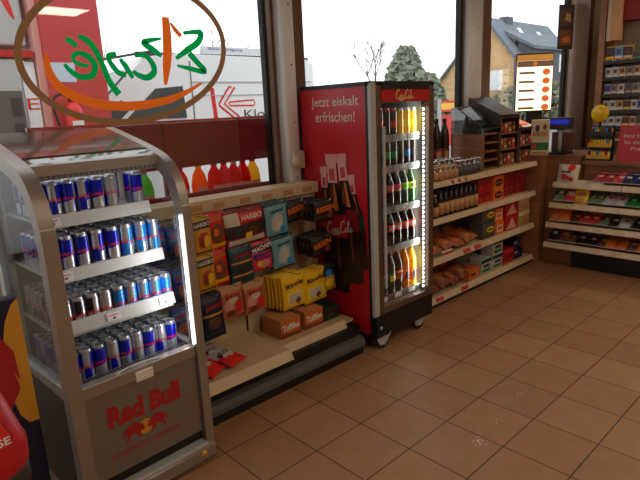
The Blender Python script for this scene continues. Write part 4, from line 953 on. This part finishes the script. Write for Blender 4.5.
# third level
pb = Bag(.20, .17, .055, 'pastry', [('e', -.3, .4, .4, .2, 'toffee'), ('e', .3, .55, .4, .2, 'chestnut'), (-1, 1, .9, 1, 'orange')], name='pastry_bag')
for i in range(4):
    for r in range(2): pb.put((1.93 + i * .155, .35 + r * .17, .415 + .02 * (i % 2) + .015 * r), (-1.25, .06 * (-1) ** i, .1 * (-1) ** r), 'brown pastry bag lying on the third level, %s from left, %s' % (ORD[i], ['front', 'behind']
[r]), 'pastry bags on the third level')
pl = carton('label_card', .14, .10, .03, 'offwhite', [(R4(-.5, .5, 0, .45), 'red')], cat='card'); pl.put((2.0, .325, .40), (-.35, 0, 0), 'white and red price carton lying at the third level\'s front edge')
gb = carton('grey_carton', .10, .14, .15, 'midgrey', [(R4(-.4, .4, .2, .3), 'grey')])
for i in range(5): gb.put((1.85 + i * .125, .59, .39), 0, 'grey carton standing behind the pastry bags, %s from left' % ORD[i], 'grey cartons at the back')
yb = carton('tea_box', .20, .13, .125, 'midgrey', [('e', .15, .55, .3, .2, 'yellow'), (R4(-.45, .45, .06, .16), 'darkgreen'), (R4(-.05, .35, .48, .6), 'brown')])
yb.put((2.66, .36, .39), 0, 'grey box with yellow label, lower of the stacked pair', 'grey and yellow boxes'); yb.put((2.66, .36, .516), 0, 'grey box with yellow label, upper of the stacked pair', 'grey and yellow boxes')
kk = carton('wafer_box', .14, .12, .11, 'orange', [(R4(-.36, .36, .18, .7), 'white'), (R4(-.3, .3, .28, .6), 'orange')]); kk.put((2.85, .36, .39), 0, 'orange white wafer box, lower of the stacked pair', 'wafer boxes'); kk.put((2.85, .37, .501), 0, 'orange white wafer box, upper of the stacked pair', 'wafer boxes')
tb = carton('praline_box', .22, .13, .13, 'red', [([(-.5, 0), (.42, 0), (.05, .85)], 'palepink'), (R4(-.5, .5, 0, .06), 'deepred')]); tb.put((3.06, .36, .39), 0, 'red box with pale triangle, lower of the stacked pair', 'red triangle boxes'); tb.put((3.06, .36, .521), 0, 'red box with pale triangle, upper of the stacked pair', 'red triangle boxes')
wb = carton('biscuit_box', .21, .13, .13, 'tan', [(R4(-.5, .5, .7, 1), 'cream'), ([(-.4, .1), (.0, .5), (.4, .1)], 'cardboard')]); wb.put((3.295, .36, .39), 0, 'cream biscuit box, lower of the pair at the shelf end', 'cream biscuit boxes'); wb.put((3.295, .36, .521), 0, 'cream biscuit box, upper of the pair at the shelf end', 'cream biscuit boxes')
# lowest level
sb = Bag(.20, .18, .06, 'sausage', [('e', -.2, .5, .5, .25, 'pastry'), ('e', .4, .3, .3, .2, 'brown')], name='bread_bag')
for i in range(4):
    for r in range(2): sb.put((1.90 + i * .145, .35 + r * .17, .115 + .02 * (i % 2) + .015 * r), (-1.2, .08 * (-1) ** i, .12 * (-1) ** r), 'brown bread bag lying on the lowest level, %s from left, %s' % (ORD[i], ['front', 'behind'][r]), 'bread bags on the lowest level')
ob = carton('toast_pack', .20, .10, .10, 'toffee', [(R4(-.4, .4, .25, .75), 'orange'), (R4(-.3, .1, .35, .6), 'charcoal')]); ob.put((2.42, .345, .08), (0, 0, .12), 'orange toast pack at the right end of the bread bags')
gw = carton('cereal_box', .17, .12, .13, 'lightgrey', [(R4(-.5, .5, .7, .95), 'darkgreen'), (R4(-.4, .4, .1, .3), 'green'), (R4(-.3, .3, .4, .6), 'charcoal')])
for i, (x, z) in enumerate([(2.64, .08), (2.83, .08), (2.83, .211)]): gw.put((x, .36, z), 0, ['white and green box, left of the stacked two on the lowest level', 'white and green box under another on the lowest level', 'white and green box on top of another on the lowest level'][i], 'white and green boxes')
gw.put((2.64, .49, .08), 0, 'white and green box behind the others on the lowest level', 'white and green boxes')
rr = carton('cake_box', .19, .13, .13, 'red', [(R4(-.4, .4, .3, .6), 'deepred'), (R4(-.45, .45, .8, .95), 'pinkred')]); rr.put((3.03, .36, .08), 0, 'red cake box on the lowest level')
nb = carton('soup_box', .17, .13, .09, 'navy', [(R4(-.4, .4, .3, .5), 'blue'), (R4(-.4, -.1, .6, .8), 'offwhite')]); nb.put((3.23, .37, .08), 0, 'navy box beside the red cake box, lower one', 'navy boxes'); nb.put((3.23, .38, .171), .1, 'navy box beside the red cake box, upper one', 'navy boxes'); nb.put((3.05, .52, .08), 0, 'navy box behind the red cake box', 'navy boxes')

# pastry / smoking goods display cases on the shelf top
c1 = thing('display_case', 'low brown display case with slanted glass top on the shelf unit', 'display', (2.61, .40, .963), 0)
CWW = .265
m = M(); m.box(0, .018, 0, .31, 0, .30, 'wood'); m.box(CWW - .016, CWW, 0, .31, 0, .30, 'darkwood'); m.box(0, CWW, .295, .31, 0, .30, 'darkwood')
for z in (.0, .072, .144, .216, .288): m.box(.018, CWW - .016, .005, .295, z, z + .012, 'cabwood')
part('case_body', m, c1)
m = M(); m.prism([(0, .301), (0, .335), (.27, .52), (.31, .52), (.31, .301)], .0, .006, 'smoked', 'x'); m.prism([(0, .301), (0, .335), (.27, .52), (.31, .52), (.31, .301)], CWW - .006, CWW, 'smoked', 'x'); m.prism([(0, .335), (.27, .52), (.27, .527), (0, .342)], 0, CWW, 'smoked', 'x')
part('glass_top', m, c1); m = M(); m.tube([(0, 0, .34), (CWW, 0, .34)], .005, 'charcoal'); m.tube([(0, .27, .523), (CWW, .27, .523)], .005, 'charcoal'); m.tube([(0, 0, .34), (0, .27, .523)], .005, 'charcoal'); m.tube([(CWW, 0, .34), (CWW, .27, .523)], .005, 'charcoal'); part('glass_frame', m, c1)
def tall_case(label, x0, w, h0, h1, x_glass, loc_y=.42):
    c = thing('display_case', label, 'display', (x0, loc_y, .963), 0)
    m = M(); m.prism([(0, 0), (0, h0), (.34, h1), (.34, 0)], 0, .02, 'darkbrown', 'x'); m.prism([(0, 0), (0, h0), (.34, h1), (.34, 0)], w - .02, w, 'darkbrown', 'x'); m.box(0, w, .32, .34, 0, h1 - .02, 'darkbrown'); part('case_body', m, c)
    if x_glass: part('sloping_lid', M().prism([(0, h0), (.34, h1), (.34, h1 + .012), (0, h0 + .012)], 0, w, 'darkbrown', 'x'), c)
    else:
        part('sloping_lid', M().prism([(.0, h0), (.34, h1), (.34, h1 + .008), (.0, h0 + .008)], 0, w, 'smoked', 'x'), c)
        part('lit_picture', M().prism([(.05, h0 + .035), (.30, h1 - .015), (.30, h1 - .02), (.05, h0 + .03)], .03, w - .03, 'redglow', 'x'), c, 'glowing red picture')
    n = 3 if x_glass else 2
    m = M()
    for k in range(n + 1): m.box(.02, w - .02, .004, .32, k * (h0 - .02) / n, k * (h0 - .02) / n + .014, 'cabwood')
    part('case_shelf', m, c)
    m = M(); m.box(.0, .018, -.006, 0, 0, h0, 'stile'); m.box(w - .018, w, -.006, 0, 0, h0, 'stile'); m.box(0, w, -.006, 0, h0 - .012, h0, 'darkbrown'); part('case_frame', m, c)
    return c, n, (h0 - .02) / n
pk = carton('tobacco_pouch', .05, .06, .085, 'cardboard', [(R4(-.4, .4, .5, .8), 'chestnut'), (R4(-.4, .4, .1, .3), 'cream')])
pk2 = carton('tobacco_pouch', .05, .06, .085, 'pinkred', [(R4(-.4, .4, .5, .8), 'cream')]); pk3 = carton('tobacco_pouch', .05, .06, .085, 'brown', [(R4(-.4, .4, .3, .6), 'tan')])
for lab, x0, w, h0, h1, g, nm in (('taller dark display case with sloping brown lid on the shelf unit', 2.91, .33, .43, .60, True, 'taller dark case'), ('smaller display case with glowing red picture under its glass lid', 3.255, .30, .31, .44, False, 'smaller case')):
    c, n, st = tall_case(lab, x0, w, h0, h1, g)
    for k in range(n):
        for i in range(4 if w > .31 else 4):
            [pk, pk2, pk3][(i * 2 + k) % 3].put((x0 + .058 + i * (w - .116) / 3, .435, .963 + k * st + .0155), 0, 'tobacco pouch in the %s, %s shelf from below, %s from left' % (nm, ORD[k], ORD[i]), 'tobacco pouches in the %s' % nm)

# ================================================================== checkout counter on the right
corner = thing('corner_cabinet', 'plain brown wooden cabinet between the shelf unit and the sweets counter', 'cabinet', (0, 0, 0), 0)
m = M(); m.box(3.57, 4.15, .0, .78, 0, .985, 'cabwood'); m.box(3.435, 3.575, .28, .78, 0, .985, 'cabwood'); part('body', m, corner); part('worktop', M().prism([(3.43, .785), (3.43, .27), (3.56, .27), (3.56, -.01), (4.15, -.01), (4.15, .785)], .986, 1.012, 'wood', 'z'), corner)
ct = thing('sweets_counter', 'wooden checkout counter with four levels of cream sweet shelves', 'counter', (0, 0, 0), 0)
YE_ = -2.6
m = M(); m.box(3.66, 4.15, YE_, -.012, .0, .93, 'cabwood'); part('body', m, ct)
part('worktop', M().box(3.60, 4.18, YE_, -.012, .931, .968, 'wood', c=.004), ct)
part('kick_plate', M().box(3.50, 3.66, YE_, -.012, 0, .17, 'black'), ct)
CZ_ = [.775, .592, .41, .222]; CX = [3.42, 3.40, 3.385, 3.38]; YL = [.16, .175, .19, .20]
for i, z in enumerate(CZ_):
    for (a, b) in ((-.41, -.014), (-1.5, -.414), (YE_, -1.504)):
        x = CX[i]; yl = b if b < -.1 else (YL[i])
        m = M(); m.box(x + .012, 3.655, a, min(yl, -.014), z - .015, z, 'deck')
        if yl > 0: m.box(x + .012, 3.565, -.014, yl, z - .015, z, 'deck')
        m.add(*[[(x + .012, y, z + .012) for y in (a, yl)] + [(x, y, z + .012) for y in (a, yl)] + [(x - .014, y, z - .034) for y in (a, yl)] + [(x - .006, y, z - .036) for y in (a, yl)],
              [(0, 1, 3, 2), (2, 3, 5, 4), (4, 5, 7, 6), (6, 7, 1, 0), (0, 2, 4, 6), (1, 7, 5, 3)]], 'strip')
        part('shelf', m, ct)
        for k in range(int((yl - a) / .13)):
            part('price_tag', M().box(-.0012, 0, -.03, .03, -.012, .012, 'cream'), ct, None, (x - .0066, a + .08 + k * .13, z - .012), (0, .29, 0)) if k < 8 else None
RZ = -PI / 2
def cbag(K, x, y, z, label, group, tilt=-1.1, rz=0.0):
    K.put((x, y, z), (tilt, 0, RZ + rz), label, group)
white_bag = Bag(.19, .17, .07, 'offwhite', [('e', .3, .8, .35, .2, 'brightred'), ('e', -.2, .3, .4, .15, 'pinkred'), ('e', .4, .2, .3, .1, 'red'), (-.5, .3, .5, .6, 'charcoal')], name='snack_bag')
cbag(white_bag, 3.475, .065, .776, 'plump white and red snack bag standing at the left end of the top counter shelf', 'snacks on the counter shelves', -.35)
flatw = carton('wafer_tray', .15, .12, .025, 'cream', [], .002, 'box')
for i in range(2): flatw.put((3.44, -.075 - i * .11, .7755), (0, 0, RZ), 'flat cream wafer tray on the top counter shelf, %s from the snack bag' % ORD[i], 'snacks on the counter shelves')
def bar_kind(c1, c2, c3): return Bag(.10, .17, .035, c1, [(-1, 1, .35, .65, c2), ('e', .2, .5, .4, .12, c3), (-1, 1, 0, .05, 'lightgrey'), (-1, 1, .95, 1, 'lightgrey')], name='snack_pack')
kinds = {'dark red': bar_kind('deepred', 'red', 'offwhite'), 'navy': bar_kind('navy', 'blue', 'offwhite'), 'pinkish': bar_kind('pinkred', 'palepink', 'offwhite'), 'pale green': bar_kind('mixgreen', 'darkgreen', 'offwhite'),
         'red': bar_kind('mixred', 'brightred', 'cream'), 'yellow': bar_kind('yellow', 'gold', 'chestnut'), 'green': bar_kind('green', 'darkgreen', 'lime'), 'orange': bar_kind('toffee', 'orange', 'toffee'), 'black': bar_kind('coffee', 'charcoal', 'offwhite'), 'brown': bar_kind('brown', 'chestnut', 'tan'), 'white': bar_kind('lightgrey', 'offwhite', 'red')}
def lay(seq, lev, y0, stp, nm):
    cnt = {}
    for i, c in enumerate(seq):
        for r in range(2):
            y = y0 - i * stp
            if y > -.0: 
                if r: continue
                xx = CX[lev] + .012
            else: xx = CX[lev] + .02 + r * .095
            if y > -.0: K_t = -.9
            else: K_t = -1.2
            cbag(kinds[c], xx, y, CZ_[lev] + .03 + .012 * r, '%s snack pack, %s from left, %s on the %s counter shelf' % (c, ORD[i], ['front', 'behind'][r], nm), 'packs on the %s counter shelf' % nm, K_t, rc.uniform(-.2, .2))
lay(['dark red', 'dark red', 'red', 'navy', 'navy', 'pinkish', 'pinkish', 'dark red', 'navy', 'white', 'red'], 0, -.20, .078, 'top')
lay(['pale green', 'pinkish', 'pinkish', 'pale green', 'pale green', 'white', 'white', 'green', 'green', 'red', 'yellow', 'pale green'], 1, .10, .083, 'second')
lay(['orange', 'orange', 'brown', 'red', 'red', 'pale green', 'black', 'white', 'black', 'red', 'brown', 'orange'], 2, .12, .083, 'third')
lay(['black', 'brown', 'brown', 'black', 'black', 'brown', 'orange', 'orange', 'brown', 'orange', 'brown', 'black'], 3, .13, .083, 'lowest')
ybag = Bag(.12, .155, .04, 'yellow', [(-.6, .6, .5, .75, 'toffee'), ('e', 0, .3, .6, .15, 'gold')], [('Leibniz', 0, .62, .8, .1, 'brown', 0)], name='snack_bag')
cbag(ybag, 3.43, -.085, .592, 'upright yellow snack bag on the second counter shelf', 'snacks on the counter shelves', -.35)

# things standing on the corner cabinet and the counter
cart = carton('card_carton', .155, .10, .165, 'cream', [(R4(-.4, .4, .1, .35), 'tan'), ('e', -.15, .55, .12, .2, 'charcoal'), ('e', .25, .6, .1, .16, 'chestnut')])
cart2 = carton('card_carton', .155, .10, .155, 'cream', [(R4(-.5, .5, .3, .75), 'green'), ('e', -.3, .5, .15, .2, 'red'), (R4(-.4, .4, .05, .2), 'tan')])
cart2.put((3.53, .355, 1.0125), (0, 0, RZ * .75), 'cream and green carton, lower of the pair beside the till display', 'cream cartons'); cart.put((3.53, .355, 1.169), (0, 0, RZ * .75), 'cream carton with dark animal print, upper of the pair beside the till display', 'cream cartons')
pos = thing('till_display', 'customer till display with blue screen on the corner cabinet', 'display', (3.66, .235, 1.0125), RZ)
m = M(); m.box(-.11, .09, -.06, .12, 0, .022, 'black', c=.004); part('base', m, pos); part('pole', M().lathe([(.016, .022), (.016, .25)], 'lightgrey', 12, (0, .03, 0)), pos)
part('housing', M().box(-.12, .11, .0, .05, .225, .335, 'charcoal', c=.006), pos); part('screen', M().box(-.105, .085, -.002, -.0002, .275, .318, 'bluedisplay').text('WILLKOMMEN', .17, .018, 'skyblue', T(-.01, -.0022, .297)), pos, 'blue screen')
part('receipt_box', M().box(-.09, .075, .05, .17, .022, .20, 'brown', c=.006), pos)
SGN = .62
menu = thing('menu_sign', 'bright backlit menu sign with golden top before the third window', 'sign', (3.96, .64, 1.0125), -.75)
m = M(); m.box(-.30 * SGN, .30 * SGN, 0, .07, .385, .95, 'charcoal', c=.006); part('case', m, menu); part('stand', M().box(-.06, .10, .02, .06, .02, .385, 'black'), menu); part('foot', M().box(-.12, .14, -.05, .12, 0, .02, 'black'), menu)
m = M(); m.box(-.285 * SGN, .285 * SGN, -.004, -.0003, .885, .935, 'menugold'); part('golden_band', m, menu); 
m = M(); m.box(-.285 * SGN, .285 * SGN, -.004, -.0003, .40, .88, 'menulit'); part('lit_panel', m, menu, 'glowing white panel')
m = M()
m.flat([(-.177, .82), (.177, .82), (.177, .878), (-.177, .878)], 'menudark', T(0, -.0046, 0)); m.lathe([(.022, 0), (.022, .002)], 'menugold', 16, X=T(0, -.0056, .85, rx=PI / 2))
for k in range(5):
    z = .775 - k * .085
    m.flat([(-.155, z), (-.01, z), (.015, z - .022), (-.155, z - .022)], 'menudark', T(0, -.0046, 0))
    m.flat([(.115 + .04 * math.cos(a * PI / 8), z - .006 + .032 * math.sin(a * PI / 8)) for a in range(16)], 'menugold', T(0, -.0046, 0))
    m.flat([(.115 + .026 * math.cos(a * PI / 8), z - .004 + .014 * math.sin(a * PI / 8)) for a in range(16)], 'redglow', T(0, -.0058, 0))
part('menu_rows', m, menu)
pst = thing('hanging_poster', 'narrow dark brown poster hanging at the third window post', 'poster', (4.86, .74, 2.04), -.5, M().box(-.095, .095, 0, .008, 0, .46, 'darkbrown'))
m = M(); m.flat([(-.08, .25), (.08, .25), (.08, .42), (-.08, .42)], 'brown', T(0, -.0002, 0)); m.flat([(-.02, .3), (.06, .28), (.05, .36), (0, .38)], 'tan', T(0, -.0012, 0)); m.flat([(-.08, .04), (.08, .04), (.08, .2), (-.08, .2)], 'chestnut', T(0, -.0002, 0)); m.flat([(-.05, .07), (.06, .07), (.05, .14), (-.04, .12)], 'toffee', T(0, -.0012, 0)); part('printed_face', m, pst)

# red notice on the counter
ns = thing('counter_notice', 'red standing notice with white lettering on the counter', 'sign', (3.62, -.455, .9685), RZ)
m = M(); m.prism([(0, 0), (.003, 0), (.05, .30), (.047, .30)], -.17, .17, 'red', 'x'); m.prism([(.047, .30), (.05, .30), (.12, 0), (.117, 0)], -.17, .17, 'deepred', 'x'); part('board', m, ns)
for i, t_ in enumerate(('Bitte beachten', 'Sie die neuen', 'Preise')):
    part('lettering', M().text(t_, [.27, .25, .13][i], .03, 'offwhite', T(.0, (.215 - i * .052) * .157 - .0015, .215 - i * .052, rx=-.155), bold=.004), ns)
# lighter trays and round yellow sign
lt = thing('lighter_stand', 'tiered counter stand of yellow lighters below the round yellow sign', 'display', (3.66, -.125, .9685), RZ)
m = M(); m.box(-.10, .10, .06, .075, 0, .30, 'black'); m.box(-.10, .10, -.02, .075, 0, .012, 'black'); part('frame', m, lt)
for k in range(3):
    m = M(); z = .015 + k * .10; m.box(-.10, .10, -.02 + k * .02, .055, z, z + .012, 'black'); m.box(-.10, .10, -.025 + k * .02, -.02 + k * .02, z, z + .035, 'gold' if k < 2 else 'charcoal'); part('tray', m, lt)
def lighter(c):
    def make(k, loc, rot, label, group):
        o = thing('pocket_lighter', label, 'lighter', loc, rot, M().box(-.009, .009, -.005, .005, 0, .05, c, c=.003), group); part('metal_top', M().box(-.007, .007, -.0045, .0045, .0502, .062, 'chrome'), o); return o
    return Kind('pocket_lighter', 'lighter', make)
kl = {'yellow': lighter('yellow'), 'red': lighter('red'), 'blue': lighter('skyblue'), 'green': lighter('green'), 'black': lighter('black'), 'orange': lighter('orange')}
for k in range(3):
    for i in range(8):
        c = 'yellow' if (k < 2 and i % 3) else ['black', 'orange', 'red', 'blue', 'yellow', 'green', 'red', 'blue'][(i + k) % 8]
        yy = 0.005 + k * .02
        kl[c].put((3.66 + yy, -.125 - (-.084 + i * .024), .9685 + .0275 + k * .10), RZ, '%s lighter, %s from left in the %s tray of the counter stand' % (c, ORD[i], ['lowest', 'middle', 'top'][k]), 'lighters in the counter stand')
yd = thing('round_sign', 'round yellow sign on a thin rod above the lighter stand', 'sign', (3.70, -.098, 1.27), RZ, M().lathe([(.074, 0), (.074, .004)], 'yellow', 32, X=T(0, 0, .105, rx=PI / 2)))
part('rod', M().tube([(0, .004, 0), (0, .004, .04)], .003, 'black'), yd); m = M(); m.text('Clipper', .055, .014, 'brown', T(.02, -.0046, .14)); m.text('1,99 \u20ac', .07, .02, 'gold', T(0, -.0046, .10)); part('lettering', m, yd)
# dark till gear behind
tg = thing('card_terminal', 'dark card terminal on the counter beside the lighter stand', 'terminal', (3.80, -.30, .9685), RZ)
m = M(); m.prism([(0, 0), (0, .03), (.16, .09), (.16, 0)], -.05, .05, 'black', 'x'); part('body', m, tg); part('keys', M().prism([(.02, .0385), (.02, .041), (.08, .0635), (.08, .061)], -.035, .035, 'grey', 'x'), tg)
ms = thing('till_monitor', 'black till monitor seen from behind between the lighters and the red notice', 'monitor', (3.95, -.33, .9685), RZ)
m = M(); m.box(-.13, .09, .0, .03, .08, .28, 'dark', c=.006); part('screen_back', m, ms); part('stand', M().box(-.04, .03, .01, .05, 0, .10, 'black'), ms)
bl_ = thing('till_tray', 'silver dish and yellow leaflet on the counter left of the lighter stand', 'tray', (3.68, .0 - .075 + .04, .9685), RZ) if False else None
sd = thing('coin_dish', 'rounded silver coin dish at the left end of the counter', 'dish', (3.70, -.06, .9685), 0, M().lathe([(.03, 0), (.045, .012), (.05, .03), (.046, .03), (.04, .012)], 'chrome', 20))

# ================================================================== cigarette rack behind the counter
XC = 4.90
cr = thing('cigarette_rack', 'tall wooden wall rack of cigarette packs behind the counter', 'rack', (0, 0, 0), 0)
part('side_panel', M().box(XC - .02, XC + .30, .335, .395, 0, 2.62, 'cabwood'), cr)
part('back_panel', M().box(XC + .27, XC + .30, -1.5, .335, 0, 2.62, 'cream'), cr)
part('header_panel', M().box(XC + .05, XC + .27, -1.5, .23, 2.27, 2.62, 'deepred'), cr)
CRZ = [1.855, 1.69, 1.518, 1.350, 1.182, 1.02]
for z in CRZ:
    m = M(); m.box(XC, XC + .27, -1.5, .335, z - .012, z, 'dark'); m.box(XC - .012, XC, -1.5, .335, z - .014, z + .02, 'charcoal'); part('rack_shelf', m, cr)
bx = thing('blind_box', 'long cream roller blind box at the upper left of the cigarette rack', 'blind', (XC - .01, .33, 2.075), RZ)
m = M(); m.box(0, .045, 0, .08, 0, .56, 'cream', c=.004); m.box(.0455, .13, -.03, .09, 0, .56, 'tan', c=.004); part('casing', m, bx)
def cig(c_top, c_mid, c_band, w=.062, h=.118):
    def make(k, loc, rot, label, group):
        o = thing('cigarette_pack', label, 'pack', loc, rot, M().box(-w / 2, w / 2, 0, .03, 0, h, c_top, c=.0015), group)
        m = M(); m.flat(R4(-w * .49, w * .49, h * .40, h * .93), c_mid, T(0, -.0002, 0)); m.flat(R4(-w * .3, w * .25, h * .5, h * .8), 'brown', T(0, -.0012, 0)); m.flat(R4(-w * .49, w * .49, h * .28, h * .38), c_band, T(0, -.0002, 0)); m.flat(R4(-w * .3, w * .3, h * .08, h * .2), 'midgrey', T(0, -.0002, 0)); part('printed_face', m, o); return o
    return Kind('cigarette_pack', 'pack', make)
ck = {'white': cig('white', 'lightgrey', 'offwhite'), 'cream': cig('cream', 'cardboard', 'cream'), 'red and grey': cig('palepink', 'grey', 'offwhite'), 'blue and white': cig('white', 'blue', 'paleteal'), 'gold': cig('tan', 'brown', 'lemon'), 'dark': cig('grey', 'midgrey', 'palepink')}
seqs = [['white', 'white', 'cream', 'red and grey', 'cream', 'dark', 'red and grey', 'cream', 'white', 'cream', 'red and grey', 'dark', 'white', 'cream'],
        ['blue and white', 'red and grey', 'white', 'dark', 'red and grey', 'white', 'cream', 'dark', 'red and grey', 'white', 'cream', 'white', 'dark', 'red and grey'],
        ['white', 'white', 'cream', 'gold', 'white', 'blue and white', 'gold', 'dark', 'cream', 'blue and white', 'white', 'gold', 'dark', 'cream'],
        ['white', 'white', 'white', 'gold', 'cream', 'dark', 'cream', 'white', 'gold', 'dark', 'white', 'cream', 'gold', 'dark'],
        ['red and grey', 'white', 'gold', 'cream', 'dark', 'white', 'gold', 'dark', 'cream', 'white', 'gold', 'dark', 'cream', 'white']]
for lv, seq in enumerate(seqs):
    for i, c in enumerate(seq):
        y = .285 - i * .069
        ck[c].put((XC + .012, y, CRZ[lv + 1] + .0008), RZ, '%s cigarette pack, %s from left on the rack\'s %s pack shelf' % (c, ORD[i], ['top', 'second', 'third', 'fourth', 'lowest'][lv]), 'cigarette packs in the wall rack')
tins = [('dark and gold', cig('gold', 'coffee', 'yellow', .085, .165)), ('blue and white', cig('gold', 'skyblue', 'white', .075, .165)), ('brown', cig('gold', 'darkbrown', 'offwhite', .085, .16))]
y = .285
for i, (nm, K) in enumerate([tins[0], tins[1], tins[2]]):
    K.put((XC + .012, y, 1.856), RZ, '%s tobacco tub at the left end of the rack\'s topmost shelf' % nm, 'tobacco tubs'); y -= .088
tub = cig('grey', 'midgrey', 'green', .062, .105)
tub2 = cig('green', 'brown', 'lime', .10, .105)
tub.put((XC + .012, .03, 1.856), RZ, 'slim grey tobacco pack beside the tubs on the topmost shelf')
for i in range(5):
    for k in range(2 if i == 0 else 3):
        tub2.put((XC + .012, -.05 - i * .115, 1.856 + k * .106), RZ, 'green and brown tobacco box, %s from left, %s in its stack on the topmost shelf' % (ORD[i], ['bottom', 'middle' if i else 'upper', 'top'][k]), 'stacked tobacco boxes')

# ================================================================== litter bin and promo board at the lower left
bn_ = thing('litter_bin', 'red plastic litter bin with domed lid in the lower left corner', 'bin', (-1.352, -.30, 0), math.radians(8))
m = M(); m.lathe([(.15, 0), (.165, .02), (.188, .575)], 'binred', 40, sq=.5); part('body', m, bn_)
m = M(); m.lathe([(.192, .57), (.194, .575), (.194, .625), (.19, .63)], 'charcoal', 40, sq=.5); part('dark_band', m, bn_)
m = M(); m.lathe([(.192, .625), (.199, .635), (.201, .69), (.192, .72), (.168, .815), (.135, .875), (.09, .905), (.03, .915)], 'binred', 40, sq=.55); lid = part('lid', m, bn_)
SL = math.atan2(.029, .09)
Xf = T(0, -.1995, .727, rx=-SL); fl = M(); fl.add([(x * 1.05, -.0012, z * 1.05 - .002) for x, z in [(-.12, .0), (.12, .0), (.13, .02), (.105, .09), (.085, .105), (-.085, .105), (-.105, .09), (-.13, .02)]], [tuple(range(8))], 'deepred', X=Xf); fl.prism([(-.12, .0), (.12, .0), (.13, .02), (.105, .09), (.085, .105), (-.085, .105), (-.105, .09), (-.13, .02)], -.010, .02, 'brightred', 'y', Xf); part('flap', fl, lid)
m = M(); Xl = Xf @ T(0, -.0106, 0)
ring = [(.045 + .036 * math.cos(a * PI / 12), .062 + .03 * math.sin(a * PI / 12)) for a in range(25)]
m.ribbon(ring, .010, 'white', Xl); m.text('LANGNESE', .17, .02, 'white', Xl @ T(.04, -.0005, .014), bold=.02); part('lettering', m, lid, 'white ring and lettering')
pb_ = thing('promo_board', 'dark blue board with red bull and yellow sun standing beside the cooler', 'board', (-1.0, .22, 0), 0)
m = M(); m.box(-.36, .025, 0, .05, 0, .905, 'navy', c=.006); part('board', m, pb_)
m = M(); m.flat([(.0245, .40), (.0245, .90), (.0, .88), (-.03, .82), (-.05, .73), (-.058, .63), (-.054, .53), (-.035, .44), (-.01, .40)], 'bullyellow', T(0, -.0005, 0)); part('yellow_sun', m, pb_, 'yellow sun')
m = M(); m.flat([(-.20, .42), (-.06, .48), (-.02, .55), (-.03, .62), (-.015, .58), (-.02, .70), (-.05, .76), (-.06, .80), (-.09, .79), (-.12, .74), (-.20, .70)], 'bullred', T(0, -.0017, 0)); part('red_bull', m, pb_, 'red bull head')

# ================================================================== light, sky, camera
w = bpy.data.worlds.new('World'); SC.world = w; w.use_nodes = True
bg = w.node_tree.nodes['Background']; bg.inputs[0].default_value = (.93, .97, 1.0, 1); bg.inputs[1].default_value = 2.1
cd = bpy.data.cameras.new('camera'); cam = bpy.data.objects.new('camera', cd); COL.objects.link(cam)
cd.sensor_width = 36.0; cd.lens = 36.0 * 538.28 / 640.0; cd.clip_start = .02; cd.clip_end = 300
R = [[0.7250784175969143, -0.687173562064075, -0.04531869300107416], [-0.19513440472873486, -0.14189701744473115, -0.9704575212400861], [0.6604421643310768, 0.7125010400276344, -0.23697766884924487]]
C_ = (-1.43546, -1.937356, 1.527618)
cam.matrix_world = Matrix(((R[0][0], -R[1][0], -R[2][0], C_[0]), (R[0][1], -R[1][1], -R[2][1], C_[1]), (R[0][2], -R[1][2], -R[2][2], C_[2]), (0, 0, 0, 1)))
SC.camera = cam
SC.view_settings.view_transform = 'Standard'; SC.view_settings.look = 'None'; SC.view_settings.gamma = 1.0; SC.view_settings.use_curve_mapping = False
SC.view_settings.exposure = 0.0
SC.cycles.use_denoising = True
SC.cycles.max_bounces = 10; SC.cycles.transparent_max_bounces = 24
